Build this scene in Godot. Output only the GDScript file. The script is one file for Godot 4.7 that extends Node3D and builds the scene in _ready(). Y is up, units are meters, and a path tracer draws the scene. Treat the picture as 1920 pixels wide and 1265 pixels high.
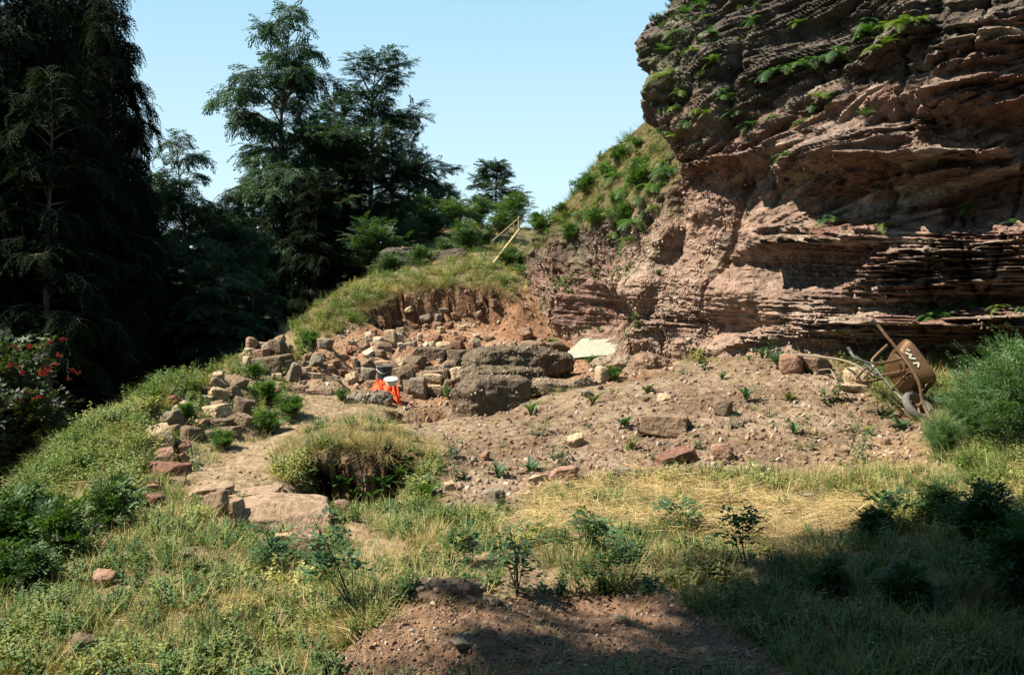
extends Node3D
# An excavation on a wooded hillside under a red sandstone cliff. y is up, metres, the camera looks along -z.
# d is the distance along -z; heights are measured from the eye and lifted by EYE.

const EYE := 1.65
const F := 1867.0            # focal length in photograph pixels (35 mm lens)
const PITCH := -0.0385
var M := {}
var taken := {}
var rng := RandomNumberGenerator.new()
var nz := FastNoiseLite.new()
var nzf := FastNoiseLite.new()
var nzr := FastNoiseLite.new()
var nzc := FastNoiseLite.new()

# ---------------------------------------------------------------- naming and tagging
func numbered(n: String) -> String:
	var k: int = taken.get(n, 0)
	taken[n] = k + 1
	return n if k == 0 else "%s_%03d" % [n, k]

func tag(o: Node, label: String, category: String, group := "", kind := "") -> Node:
	if label: o.set_meta("label", label)
	if category: o.set_meta("category", category)
	if group: o.set_meta("group", group)
	if kind: o.set_meta("kind", kind)
	return o

func thing(n: String, at: Vector3, label: String, category: String, group := "") -> Node3D:
	var o := Node3D.new()
	o.name = numbered(n)
	add_child(o)
	o.position = at
	tag(o, label, category, group)
	return o

func put(n: String, m: Mesh, mat: Material, parent: Node = null) -> MeshInstance3D:
	var o := MeshInstance3D.new()
	o.mesh = m
	o.material_override = null
	if mat: 
		for k in m.get_surface_count(): o.set_surface_override_material(k, mat)
	if parent == null:
		o.name = numbered(n)
		add_child(o)
	else:
		o.name = n
		parent.add_child(o, true)
	return o

func swarm(n: String, m: Mesh, mat: Material, xf: Array, cols: Array, parent: Node = null) -> MultiMeshInstance3D:
	var mm := MultiMesh.new()
	mm.transform_format = MultiMesh.TRANSFORM_3D
	mm.use_colors = true
	m.surface_set_material(0, mat)
	mm.mesh = m
	mm.instance_count = xf.size()
	for k in xf.size():
		mm.set_instance_transform(k, xf[k])
		mm.set_instance_color(k, cols[k])
	var o := MultiMeshInstance3D.new()
	o.multimesh = mm
	o.material_override = mat
	o.set_meta("kind", "stuff")
	if parent == null:
		o.name = numbered(n)
		add_child(o)
	else:
		o.name = n
		parent.add_child(o, true)
	return o

# ---------------------------------------------------------------- where things stand
func P(px: float, py: float, d: float) -> Vector3:
	var cx := (px - 960.0) / F
	var cy := (632.5 - py) / F
	var c := cos(PITCH)
	var s := sin(PITCH)
	var y := cy * c + s
	var z := cy * s - c
	var t := d / -z
	return Vector3(cx * t, EYE + y * t, -d)

func pix(p: Vector3) -> Vector2:
	var c := cos(PITCH)
	var s := sin(PITCH)
	var y := p.y - EYE
	var zc := -y * s + p.z * c
	var yc := y * c + p.z * s
	return Vector2(960.0 + F * p.x / -zc, 632.5 - F * yc / -zc)

# ---------------------------------------------------------------- mesh builder
class MB:
	var v := PackedVector3Array()
	var n := PackedVector3Array()
	var c := PackedColorArray()
	var i := PackedInt32Array()
	var col := Color.WHITE
	func tri(a: Vector3, b: Vector3, d: Vector3) -> void:
		var k := v.size()
		var nn := (d - a).cross(b - a).normalized()
		v.append(a); v.append(b); v.append(d)
		for q in 3:
			n.append(nn); c.append(col)
		i.append(k); i.append(k + 1); i.append(k + 2)
	func quad(a: Vector3, b: Vector3, d: Vector3, e: Vector3) -> void:
		tri(a, b, d); tri(a, d, e)
	func tube(pts: Array, rad: Array, sides := 6, caps := true) -> void:
		var base := v.size()
		var m := pts.size()
		var side := Vector3.ZERO
		for k in m:
			var p: Vector3 = pts[k]
			var t: Vector3 = (pts[mini(k + 1, m - 1)] - pts[maxi(k - 1, 0)]).normalized()
			if side == Vector3.ZERO:
				side = t.cross(Vector3(0.3, 0.1, 0.9)).normalized()
			side = (side - t * side.dot(t)).normalized()
			var up := t.cross(side)
			for q in sides:
				var a := TAU * q / sides
				var dir := side * cos(a) + up * sin(a)
				v.append(p + dir * float(rad[k])); n.append(dir); c.append(col)
		for k in m - 1:
			for q in sides:
				var a0 := base + k * sides + q
				var a1 := base + k * sides + (q + 1) % sides
				i.append(a0); i.append(a0 + sides); i.append(a1)
				i.append(a1); i.append(a0 + sides); i.append(a1 + sides)
		if caps:
			for e in [0, m - 1]:
				var t2: Vector3 = (pts[0] - pts[1]).normalized() if e == 0 else (pts[m - 1] - pts[m - 2]).normalized()
				var k0 := v.size()
				for q in sides:
					v.append(v[base + e * sides + q]); n.append(t2); c.append(col)
				for q in sides - 2:
					if e == 0:
						i.append(k0); i.append(k0 + q + 1); i.append(k0 + q + 2)
					else:
						i.append(k0); i.append(k0 + q + 2); i.append(k0 + q + 1)
	func mesh() -> ArrayMesh:
		var a := []
		a.resize(Mesh.ARRAY_MAX)
		a[Mesh.ARRAY_VERTEX] = v
		a[Mesh.ARRAY_NORMAL] = n
		a[Mesh.ARRAY_COLOR] = c
		a[Mesh.ARRAY_INDEX] = i
		var m := ArrayMesh.new()
		m.add_surface_from_arrays(Mesh.PRIMITIVE_TRIANGLES, a)
		return m

func grid_normals(v: PackedVector3Array, nu: int, nv: int) -> PackedVector3Array:
	var n := PackedVector3Array()
	n.resize(v.size())
	for j in nv:
		var ja := maxi(j - 1, 0) * nu
		var jb := mini(j + 1, nv - 1) * nu
		for i in nu:
			var e: Vector3 = v[j * nu + mini(i + 1, nu - 1)] - v[j * nu + maxi(i - 1, 0)]
			var f: Vector3 = v[jb + i] - v[ja + i]
			n[j * nu + i] = e.cross(f).normalized()
	return n

func array_mesh(v: PackedVector3Array, n: PackedVector3Array, c: PackedColorArray, idx: PackedInt32Array) -> ArrayMesh:
	var a := []
	a.resize(Mesh.ARRAY_MAX)
	a[Mesh.ARRAY_VERTEX] = v
	a[Mesh.ARRAY_NORMAL] = n
	a[Mesh.ARRAY_COLOR] = c
	a[Mesh.ARRAY_INDEX] = idx
	var m := ArrayMesh.new()
	m.add_surface_from_arrays(Mesh.PRIMITIVE_TRIANGLES, a)
	return m

# vertices that a face list uses, packed into a mesh of their own
func sub_mesh(v: PackedVector3Array, n: PackedVector3Array, c: PackedColorArray, idx: PackedInt32Array) -> ArrayMesh:
	var map := PackedInt32Array()
	map.resize(v.size())
	map.fill(-1)
	var v2 := PackedVector3Array()
	var n2 := PackedVector3Array()
	var c2 := PackedColorArray()
	var i2 := PackedInt32Array()
	i2.resize(idx.size())
	for k in idx.size():
		var q := idx[k]
		if map[q] < 0:
			map[q] = v2.size()
			v2.append(v[q]); n2.append(n[q]); c2.append(c[q])
		i2[k] = map[q]
	return array_mesh(v2, n2, c2, i2)

# ---------------------------------------------------------------- materials
func noise_tex(seed_: int, freq: float, oct: int, lo: Color, hi: Color, type := FastNoiseLite.TYPE_SIMPLEX_SMOOTH, size := 512) -> NoiseTexture2D:
	var t := NoiseTexture2D.new()
	t.width = size
	t.height = size
	t.seamless = true
	var n := FastNoiseLite.new()
	n.noise_type = type
	n.seed = seed_
	n.frequency = freq
	n.fractal_octaves = oct
	n.fractal_gain = 0.6
	t.noise = n
	var g := Gradient.new()
	g.set_color(0, lo)
	g.set_color(1, hi)
	g.set_offset(0, 0.15)
	g.set_offset(1, 0.85)
	t.color_ramp = g
	return t

func rock_mat(scale: float, relief: float, lo: Color, hi: Color, sd: int, rough := 0.95) -> StandardMaterial3D:
	var m := StandardMaterial3D.new()
	m.vertex_color_use_as_albedo = true
	m.albedo_texture = noise_tex(sd, 0.02, 6, lo, hi)
	m.uv1_triplanar = true
	m.uv1_world_triplanar = true
	m.uv1_scale = Vector3.ONE * scale
	m.roughness = rough
	m.metallic_specular = 0.25
	m.heightmap_enabled = true
	m.heightmap_scale = relief
	m.heightmap_texture = noise_tex(sd + 50, 0.03, 6, Color.BLACK, Color.WHITE)
	return m

func leaf_mat(back := Color(0.7, 0.8, 0.35), rough := 0.55) -> StandardMaterial3D:
	var m := StandardMaterial3D.new()
	m.vertex_color_use_as_albedo = true
	m.roughness = rough
	m.metallic_specular = 0.35
	m.cull_mode = BaseMaterial3D.CULL_DISABLED
	m.backlight_enabled = true
	m.backlight = back
	return m

func plain_mat(c: Color, rough := 0.8, metal := 0.0) -> StandardMaterial3D:
	var m := StandardMaterial3D.new()
	m.albedo_color = c.linear_to_srgb()
	m.roughness = rough
	m.metallic = metal
	return m

func worn_mat(a: Color, b: Color, scale: float, rough: float, metal: float, sd: int) -> StandardMaterial3D:
	var m := StandardMaterial3D.new()
	var t := noise_tex(sd, 0.015, 6, a.linear_to_srgb(), b.linear_to_srgb())
	var g := t.color_ramp
	g.set_offset(0, 0.42)
	g.set_offset(1, 0.58)
	m.albedo_texture = t
	m.uv1_triplanar = true
	m.uv1_scale = Vector3.ONE * scale
	m.roughness = rough
	m.metallic = metal
	return m

func jitter(c: Color, amt: float) -> Color:
	var k := 1.0 + rng.randf_range(-amt, amt)
	return Color(c.r * k * (1.0 + rng.randf_range(-amt, amt) * 0.4), c.g * k, c.b * k * (1.0 + rng.randf_range(-amt, amt) * 0.4))

func smooth(a: float, b: float, x: float) -> float:
	return smoothstep(a, b, x)

const ORD := ["leftmost", "second from the left", "third from the left", "fourth from the left", "fifth from the left", "sixth from the left", "seventh from the left", "eighth from the left", "ninth from the left", "tenth from the left", "eleventh from the left", "twelfth from the left", "thirteenth from the left", "fourteenth from the left", "fifteenth from the left", "sixteenth from the left", "seventeenth from the left", "eighteenth from the left", "nineteenth from the left", "twentieth from the left", "twenty-first from the left", "twenty-second from the left", "twenty-third from the left"]

# ---------------------------------------------------------------- terrain
# heights of the ground where the survey points stand: photo column, photo row, distance
const SURVEY := """-900 2550 1.5;960 2550 1.5;2800 2550 1.5;0 1770 2.5;960 1760 2.5;1900 1755 2.5;-700 1900 2.6;2700 1740 2.5;
100 1262 4.35;400 1262 4.3;700 1264 4.15;1000 1262 4.0;1300 1262 4.1;1600 1262 4.2;1920 1262 4.2;2300 1240 4.0;-300 1300 4.6;
0 1150 5.3;300 1130 5.3;600 1125 5.3;820 1108 4.75;940 1130 4.9;1000 1135 5.1;1250 1130 5.2;1500 1130 5.3;1800 1100 5.2;2200 1040 5.2;-250 1190 5.8;
100 1050 6.6;300 1020 6.4;500 1040 6.3;700 1040 6.3;950 1040 6.3;1200 1040 6.3;1500 1030 6.3;1800 980 6.4;2150 890 6.6;-200 1130 7.2;
250 955 7.8;400 965 7.6;600 980 7.4;800 970 7.6;1000 960 7.8;1200 960 7.7;1450 955 7.7;1700 925 7.5;1920 870 7.6;60 1010 8.2;-400 1200 8.5;
430 900 9.0;330 895 9.5;560 905 9.0;650 930 8.8;760 930 8.9;640 795 10.7;560 850 10.1;720 800 10.8;790 832 10.3;850 905 9.3;1000 890 9.4;1200 890 9.3;1400 878 9.4;1600 860 9.5;1760 820 9.6;1900 780 9.8;2200 700 10;
200 875 9.5;150 810 10.6;60 900 9.6;-60 1000 10.5;100 905 13;-150 1010 13;300 850 18;0 900 25;400 800 25;200 850 35;500 720 35;-400 950 30;-700 900 40;
350 693 13.2;290 740 12.3;220 770 11.5;460 648 16.8;560 640 18.2;620 592 19;690 550 20.2;760 527 21;830 520 21;900 520 21;970 535 21;
340 815 11.4;440 810 12.0;500 775 13;520 725 15;420 740 13.2;520 830 11.2;600 770 13.2;600 732 15.2;660 745 14.4;740 768 14.2;
780 757 15.1;860 760 14.6;800 795 13.2;860 806 12.8;950 800 12.5;1050 742 13.3;1000 785 12.2;1150 722 13.6;1250 700 14;1400 668 14.2;1560 700 12.6;1650 745 11.5;1720 795 10.7;1300 780 11.3;1150 805 11.2;1500 772 11.3;1000 840 10.8;1400 830 10.3;1900 722 11;2200 640 12;
700 700 16.5;850 700 16.6;780 662 17.5;600 692 17;660 640 18.2;800 632 18.5;900 632 18.5;1000 660 18;1090 662 18;1180 684 16;720 608 19.4;800 590 19.5;900 588 19.5;960 585 19.6;1020 612 20;
800 500 24;900 490 24;700 522 24;600 565 24;960 490 24;850 468 28;930 440 30;980 440 32;750 480 28;850 462 45;600 540 35;1100 480 30;1300 490 30;1600 510 24;2000 530 20;2400 540 16;300 600 70;700 500 70;1000 490 70;1800 480 60;-300 640 70"""
# cut edges: a polyline of survey points, how deep the ground drops in front of it, how far until it has risen again
const CUTS := [
	["672 620 19.2;705 590 19.7;735 562 20.1;790 548 20.3;850 546 20.3;910 546 20.3;975 560 20.2", 0.64, 1.3, 0.20],
	["560 872 9.75;600 852 9.75;650 842 9.8;700 837 9.85;760 838 9.85;812 850 9.8", 0.50, 1.0, 0.13],
	["735 768 14.25;790 764 14.25;850 768 14.1", 0.26, 0.7, 0.10],
	["1205 800 11.2;1250 806 11.1;1290 812 11.0", 0.16, 0.35, 0.04],
	["700 1180 4.62;760 1125 4.75;830 1112 4.72;900 1130 4.68", 0.06, 0.5, 0.05],
]
var ctl := PackedVector3Array()
var wgt := PackedFloat64Array()
var cgrid := PackedFloat32Array()
const CU := 131
const CV := 121
const U0 := -1.3
const U1 := 1.3
const V0 := 0.2
const V1 := 5.2
var us := PackedFloat32Array()
var ds := PackedFloat32Array()
var hs := PackedFloat32Array()
var cuts := []
var tv := PackedVector3Array()

func survey(text: String) -> PackedVector3Array:
	var out := PackedVector3Array()
	for row in text.split(";"):
		var f := row.strip_edges().split_floats(" ", false)
		if f.size() >= 3: out.append(P(f[0], f[1], f[2]))
	return out

func phi(r2: float) -> float:
	return 0.5 * r2 * log(r2 + 1e-9)

func warp(x: float, d: float) -> Vector2:
	return Vector2(x / d * 2.2, log(d) * 1.6)

func fit_ground() -> void:
	var pts := survey(SURVEY)
	var m := pts.size()
	var w := []
	for p in pts: w.append(warp(p.x, -p.z))
	var size := m + 3
	var a := []
	for r in size:
		var row := PackedFloat64Array()
		row.resize(size + 1)
		a.append(row)
	for r in m:
		for q in m:
			a[r][q] = phi((w[r] as Vector2).distance_squared_to(w[q]))
		a[r][r] += 0.004
		a[r][m] = 1.0; a[r][m + 1] = w[r].x; a[r][m + 2] = w[r].y
		a[m][r] = 1.0; a[m + 1][r] = w[r].x; a[m + 2][r] = w[r].y
		a[r][size] = pts[r].y
	for k in size:
		var best := k
		for r in range(k + 1, size):
			if absf(a[r][k]) > absf(a[best][k]): best = r
		var t = a[k]; a[k] = a[best]; a[best] = t
		var pk: PackedFloat64Array = a[k]
		for r in range(k + 1, size):
			var rr: PackedFloat64Array = a[r]
			var f := rr[k] / pk[k]
			if f != 0.0:
				for q in range(k, size + 1): rr[q] -= f * pk[q]
				a[r] = rr
	wgt.resize(size)
	for k in range(size - 1, -1, -1):
		var s: float = a[k][size]
		for q in range(k + 1, size): s -= a[k][q] * wgt[q]
		wgt[k] = s / a[k][k]
	cgrid.resize(CU * CV)
	for j in CV:
		var lv: float = lerpf(V0, V1, float(j) / (CV - 1))
		for i in CU:
			var q := Vector2(lerpf(U0, U1, float(i) / (CU - 1)) * 2.2, lv * 1.6)
			var s: float = wgt[m] + wgt[m + 1] * q.x + wgt[m + 2] * q.y
			for k in m: s += wgt[k] * phi(q.distance_squared_to(w[k]))
			cgrid[j * CU + i] = clampf(s, -14.0, 9.0)

func cubic(p0: float, p1: float, p2: float, p3: float, t: float) -> float:
	return p1 + 0.5 * t * (p2 - p0 + t * (2.0 * p0 - 5.0 * p1 + 4.0 * p2 - p3 + t * (3.0 * (p1 - p2) + p3 - p0)))

func coarse(u: float, lv: float) -> float:
	var fu := clampf((u - U0) / (U1 - U0) * (CU - 1), 1.0, CU - 2.001)
	var fv := clampf((lv - V0) / (V1 - V0) * (CV - 1), 1.0, CV - 2.001)
	var iu := mini(int(fu), CU - 3)
	var iv := mini(int(fv), CV - 3)
	var tu := fu - iu
	var r := [0.0, 0.0, 0.0, 0.0]
	for k in 4:
		var b := (iv + k - 1) * CU + iu
		r[k] = cubic(cgrid[b - 1], cgrid[b], cgrid[b + 1], cgrid[b + 2], tu)
	return cubic(r[0], r[1], r[2], r[3], fv - iv)

func cut_depth(x: float, z: float) -> float:
	var total := 0.0
	for c in cuts:
		var box: Rect2 = c.box
		if not box.has_point(Vector2(x, z)): continue
		var best := 1e9
		var sd := 0.0
		var along := 0.0
		var pts: PackedVector2Array = c.pts
		for k in pts.size() - 1:
			var a := pts[k]
			var b := pts[k + 1]
			var ab := b - a
			var t := clampf((Vector2(x, z) - a).dot(ab) / ab.length_squared(), 0.0, 1.0)
			var q := Vector2(x, z) - (a + ab * t)
			var dd := q.length()
			if dd < best:
				best = dd
				sd = dd if ab.cross(q) > 0.0 else -dd
				along = (k + t) / (pts.size() - 1)
		var jag := nz.get_noise_2d(x * 3.2 + 50.0, z * 3.2) * 0.15 + nz.get_noise_2d(x * 30.0, z * 30.0) * 0.02
		sd += jag * minf(1.0, float(c.drop) * 2.0)
		var ends := smooth(0.0, 0.12, along) * smooth(1.0, 0.88, along)
		var w: float = c.w
		var fall := smooth(-w, w, sd) * (1.0 if sd < 0.0 else exp(-pow(sd / float(c.len), 1.5)))
		total += float(c.drop) * fall * ends
		# the turf lip just behind the edge stands a little proud
		if sd < 0.0: total -= 0.10 * float(c.drop) * exp(-pow((sd + 0.15) / 0.2, 2.0)) * ends
	return total

func soft_poly(text: String) -> PackedVector2Array:
	var out := PackedVector2Array()
	for row in text.split(";"):
		var f := row.strip_edges().split_floats(" ", false)
		if f.size() >= 2: out.append(Vector2(f[0], f[1]))
	return out

const ZONES := {
	"path": "330 930;365 890;420 845;480 815;545 785;580 752;545 728;640 708;662 735;640 760;700 765;775 770;820 812;805 830;770 812;700 780;600 788;545 815;505 850;512 890;560 930;500 950;420 935",
	"track": "560 985;640 965;700 995;760 1020;900 1040;1050 1060;1100 1090;1010 1120;900 1085;760 1060;690 1050;640 1010",
	"soil": "1050 735;1200 690;1420 655;1560 690;1640 740;1740 785;1770 880;1600 890;1400 890;1250 893;1120 905;1000 935;900 965;800 955;815 890;830 850;800 815;740 780;760 752;860 750;930 745;990 745",
	"dig": "585 640;650 615;700 600;740 555;960 545;1010 548;1060 560;1130 590;1180 640;1180 660;1250 690;1100 720;860 760;700 760;640 735;560 735;560 690",
	"straw": "930 985;1000 935;1100 915;1260 895;1330 905;1450 930;1560 935;1660 920;1640 990;1500 1030;1420 1050;1330 1020;1230 985;1050 1005",
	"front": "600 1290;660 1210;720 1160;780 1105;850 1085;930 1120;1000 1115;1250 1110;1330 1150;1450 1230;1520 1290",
	"chips": "1640 820;1760 790;1800 850;1760 920;1600 900;1500 860",
}
var zone := {}
const ZW := 280
const ZH := 170

func lay_zones() -> void:
	for key in ZONES:
		var poly := soft_poly(ZONES[key])
		var a := PackedFloat32Array()
		a.resize(ZW * ZH)
		var lo := Vector2(1e9, 1e9)
		var hi := -lo
		for p in poly:
			lo = lo.min(p); hi = hi.max(p)
		for j in ZH:
			for i in ZW:
				var q := Vector2(-160 + i * 8.0, j * 8.0)
				if q.x < lo.x - 60 or q.y < lo.y - 60 or q.x > hi.x + 60 or q.y > hi.y + 60:
					a[j * ZW + i] = -60.0
					continue
				var best := 60.0
				for k in poly.size():
					best = minf(best, Geometry2D.get_closest_point_to_segment(q, poly[k], poly[(k + 1) % poly.size()]).distance_to(q))
				a[j * ZW + i] = best if Geometry2D.is_point_in_polygon(q, poly) else -best
		zone[key] = a

func in_zone(key: String, q: Vector2) -> float:
	var fx := clampf((q.x + 160.0) / 8.0, 0.0, ZW - 1.001)
	var fy := clampf(q.y / 8.0, 0.0, ZH - 1.001)
	var i := int(fx)
	var j := int(fy)
	var a: PackedFloat32Array = zone[key]
	var b := j * ZW + i
	return lerpf(lerpf(a[b], a[b + 1], fx - i), lerpf(a[b + ZW], a[b + ZW + 1], fx - i), fy - j)

func zone_w(key: String, q: Vector2, soft := 14.0) -> float:
	return smooth(-soft, soft, in_zone(key, q))

func ground_axes() -> void:
	for k in 60: us.append(lerpf(-2.6, -0.66, pow(k / 60.0, 0.6)))
	for k in 430: us.append(lerpf(-0.66, 0.66, k / 430.0))
	for k in 51: us.append(lerpf(0.66, 2.6, pow(k / 50.0, 1.6)))
	for k in 30: ds.append(exp(lerpf(log(1.3), log(3.2), k / 30.0)))
	for k in 470: ds.append(exp(lerpf(log(3.2), log(22.0), k / 470.0)))
	for k in 91: ds.append(exp(lerpf(log(22.0), log(170.0), k / 90.0)))

func make_heights() -> void:
	for c in CUTS:
		var pts := PackedVector2Array()
		var box := Rect2()
		for p in survey(c[0]):
			pts.append(Vector2(p.x, p.z))
			box = Rect2(pts[0], Vector2.ZERO) if pts.size() == 1 else box.expand(pts[-1])
		cuts.append({"pts": pts, "drop": c[1], "len": c[2], "w": c[3], "box": box.grow(3.0 * float(c[2]) + 0.3)})
	var nu := us.size()
	var nv := ds.size()
	hs.resize(nu * nv)
	for j in nv:
		var d := ds[j]
		var lv := log(d)
		for i in nu:
			var x := us[i] * d
			var h := coarse(us[i], minf(lv, log(55.0)))
			if d > 55.0: h = lerpf(h, minf(h, -1.0), smooth(55.0, 90.0, d))
			if d < 24.0: h -= cut_depth(x, -d)
			h += nz.get_noise_2d(x * 2.2, d * 2.2) * 0.05 + nz.get_noise_2d(x * 7.0 + 9.0, d * 7.0) * 0.022
			if d < 14.0: h += nz.get_noise_2d(x * 22.0, d * 22.0 + 70.0) * 0.010
			hs[j * nu + i] = h

# earth packed under a stone that lies in a heap
func pack_under(c: Vector3, r: float, bottom: float) -> void:
	var d := -c.z
	var u := c.x / d
	var reach := r + 0.55
	var i0 := us.bsearch((c.x - reach) / d - 0.03)
	var i1 := us.bsearch((c.x + reach) / d + 0.03)
	var j0 := ds.bsearch(d - reach)
	var j1 := ds.bsearch(d + reach)
	var nu := us.size()
	for j in range(maxi(j0, 0), mini(j1, ds.size() - 1)):
		for i in range(maxi(i0, 0), mini(i1, nu - 1)):
			var q := Vector2(us[i] * ds[j] - c.x, ds[j] - d).length()
			var y := bottom - 1.1 * maxf(0.0, q - r * 0.75)
			if y > hs[j * nu + i]: hs[j * nu + i] = y

func H(x: float, d: float) -> float:
	var u := x / d
	var i := clampi(us.bsearch(u) - 1, 0, us.size() - 2)
	var j := clampi(ds.bsearch(d) - 1, 0, ds.size() - 2)
	var tu := clampf((u - us[i]) / (us[i + 1] - us[i]), 0.0, 1.0)
	var tv_ := clampf((d - ds[j]) / (ds[j + 1] - ds[j]), 0.0, 1.0)
	var b := j * us.size() + i
	return lerpf(lerpf(hs[b], hs[b + 1], tu), lerpf(hs[b + us.size()], hs[b + us.size() + 1], tu), tv_)

func G(x: float, d: float) -> Vector3:
	return Vector3(x, H(x, d), -d)

# where the line of sight through a photo point first meets the ground
var seen_d := PackedFloat32Array()
const SW := 300
const SH := 180
func look_table() -> void:
	seen_d.resize(SW * SH)
	seen_d.fill(-1.0)
	for i in SW:
		var px := -200.0 + i * 8.0
		var top := 1440.0
		var u := (px - 960.0) / F
		var last_d := 0.0
		for j in range(20, ds.size()):
			var d := ds[j]
			if d > 90.0: break
			var py := pix(Vector3(u * d, H(u * d, d), -d)).y
			if py < top:
				var a := maxi(int(ceil(py / 8.0)), 0)
				var b := mini(int(floor(top / 8.0)), SH - 1)
				for r in range(a, b + 1):
					var t := clampf((top - r * 8.0) / maxf(top - py, 0.01), 0.0, 1.0)
					seen_d[r * SW + i] = lerpf(last_d if last_d > 0.0 else d, d, t)
				top = py
			last_d = d

func hit_d(px: float, py: float) -> float:
	var i := clampi(int(round((px + 200.0) / 8.0)), 0, SW - 1)
	var j := clampi(int(round(py / 8.0)), 0, SH - 1)
	return seen_d[j * SW + i]

func on_ground(px: float, py: float) -> Vector3:
	var d := hit_d(px, py)
	if d < 0.0:
		var r := py
		while d < 0.0 and r < 1400.0:
			r += 8.0
			d = hit_d(px, r)
	# refine by stepping along the line of sight
	var lo := d * 0.96
	var p := P(px, py, lo)
	for k in 60:
		var dd := lo + d * 0.08 * k / 60.0
		p = P(px, py, dd)
		if p.y <= H(p.x, dd): break
	return Vector3(p.x, H(p.x, -p.z), p.z)

func ground_color(x: float, d: float, q: Vector2, slope: float) -> Color:
	var n1 := nz.get_noise_2d(x * 1.6 + 20.0, d * 1.6)
	var n2 := nz.get_noise_2d(x * 14.0, d * 14.0 + 33.0)
	var n3 := nz.get_noise_2d(x * 60.0, d * 60.0 + 80.0)
	var turf := Color(0.15, 0.12, 0.065).lerp(Color(0.30, 0.235, 0.145), clampf(0.5 + n1 + n2 * 0.5, 0.0, 1.0))
	var soil := Color(0.20, 0.14, 0.095).lerp(Color(0.335, 0.255, 0.18), clampf(0.5 + n2 * 0.8 + n1 * 1.1, 0.0, 1.0))
	var pth := Color(0.30, 0.225, 0.14).lerp(Color(0.38, 0.295, 0.19), clampf(0.5 + n2 + n1 * 0.5, 0.0, 1.0))
	var dig := Color(0.30, 0.165, 0.09).lerp(Color(0.37, 0.235, 0.145), clampf(0.5 + n1 * 1.2 + n2 * 0.6, 0.0, 1.0))
	var wob := n2 * 16.0 + n1 * 14.0
	var qq := q + Vector2(0, wob)
	var c := turf
	c = c.lerp(soil, zone_w("soil", qq))
	c = c.lerp(Color(0.34, 0.235, 0.13), zone_w("chips", qq, 30.0) * 0.7)
	c = c.lerp(dig, zone_w("dig", qq))
	c = c.lerp(Color(0.30, 0.23, 0.14), zone_w("straw", qq, 24.0) * 0.75)
	c = c.lerp(pth, zone_w("path", qq, 8.0))
	c = c.lerp(Color(0.33, 0.24, 0.15), zone_w("track", qq, 18.0) * 0.85)
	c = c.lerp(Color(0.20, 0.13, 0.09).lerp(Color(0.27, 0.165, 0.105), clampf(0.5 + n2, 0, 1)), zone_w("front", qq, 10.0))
	# freshly cut steep faces show reddish earth, with a dark humus band where the turf ends
	c = c.lerp(Color(0.25, 0.14, 0.085), smooth(0.35, 0.75, slope) * 0.8)
	var k := 1.0 + n3 * 0.35 + n2 * 0.12
	return Color(c.r * k, c.g * k, c.b * k)

var tc := PackedColorArray()
var tn := PackedVector3Array()
func build_ground() -> void:
	var nu := us.size()
	var nv := ds.size()
	tv.resize(nu * nv)
	tc.resize(nu * nv)
	for j in nv:
		for i in nu:
			tv[j * nu + i] = Vector3(us[i] * ds[j], hs[j * nu + i], -ds[j])
	# crumbly relief on steep faces: earth breaks away sideways too
	var n0 := grid_normals(tv, nu, nv)
	for k in tv.size():
		var st := smooth(0.25, 0.7, 1.0 - absf(n0[k].y))
		if st > 0.0 and -tv[k].z < 24.0:
			var p := tv[k] * Vector3(1, 2.2, 1)
			var f := nzf.get_noise_3dv(p * 5.0) * 0.22 + nzf.get_noise_3dv(p * 16.0) * 0.10
			tv[k] += Vector3(n0[k].x, 0, n0[k].z) * (f * st) * signf(n0[k].y)
	tn = grid_normals(tv, nu, nv)
	var kind := PackedByteArray()
	kind.resize(nu * nv)
	for j in nv:
		for i in nu:
			var k := j * nu + i
			var n := tn[k]
			if n.y < 0.0: tn[k] = -n
			var q := pix(tv[k])
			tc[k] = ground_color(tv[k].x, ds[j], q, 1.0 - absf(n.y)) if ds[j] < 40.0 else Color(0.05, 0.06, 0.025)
			if ds[j] < 24.0 and q.y < 1340.0:
				if in_zone("path", q) > 0.0 or in_zone("track", q) > 2.0: kind[k] = 1
				elif in_zone("soil", q) > 0.0: kind[k] = 2
				elif in_zone("dig", q) > 0.0: kind[k] = 3
				elif in_zone("front", q) > 0.0: kind[k] = 4
	var parts := []
	for k in 5: parts.append(PackedInt32Array())
	for j in nv - 1:
		for i in nu - 1:
			var a := j * nu + i
			var kk := kind[a]
			for z in [a, a + nu, a + 1, a + 1, a + nu, a + nu + 1]: parts[kk].append(z)
	var names := ["ground", "path", "soil_slope", "excavated_bank", "earth_mound"]
	var texts := ["grassy hillside falling away to the left into the woods", "trodden sandy path curving past the rubble heaps", "bare brown soil slope below the cliff dotted with young plants", "excavated reddish earth bank with a cut turf edge", "shaded bare earth mound at the bottom of the picture"]
	for k in 5:
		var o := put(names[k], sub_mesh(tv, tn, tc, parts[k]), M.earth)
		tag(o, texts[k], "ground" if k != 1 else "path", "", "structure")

# ---------------------------------------------------------------- the sandstone cliff
# plan of the cliff foot: photo column and distance
const FOOT := "1030 30;984 25.5;988 21.8;1040 19.8;1115 18.3;1228 16.4;1400 14.7;1560 13.1;1700 12.3;1920 11.6;2150 11.0;2500 10.3;2900 9.6"
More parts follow.
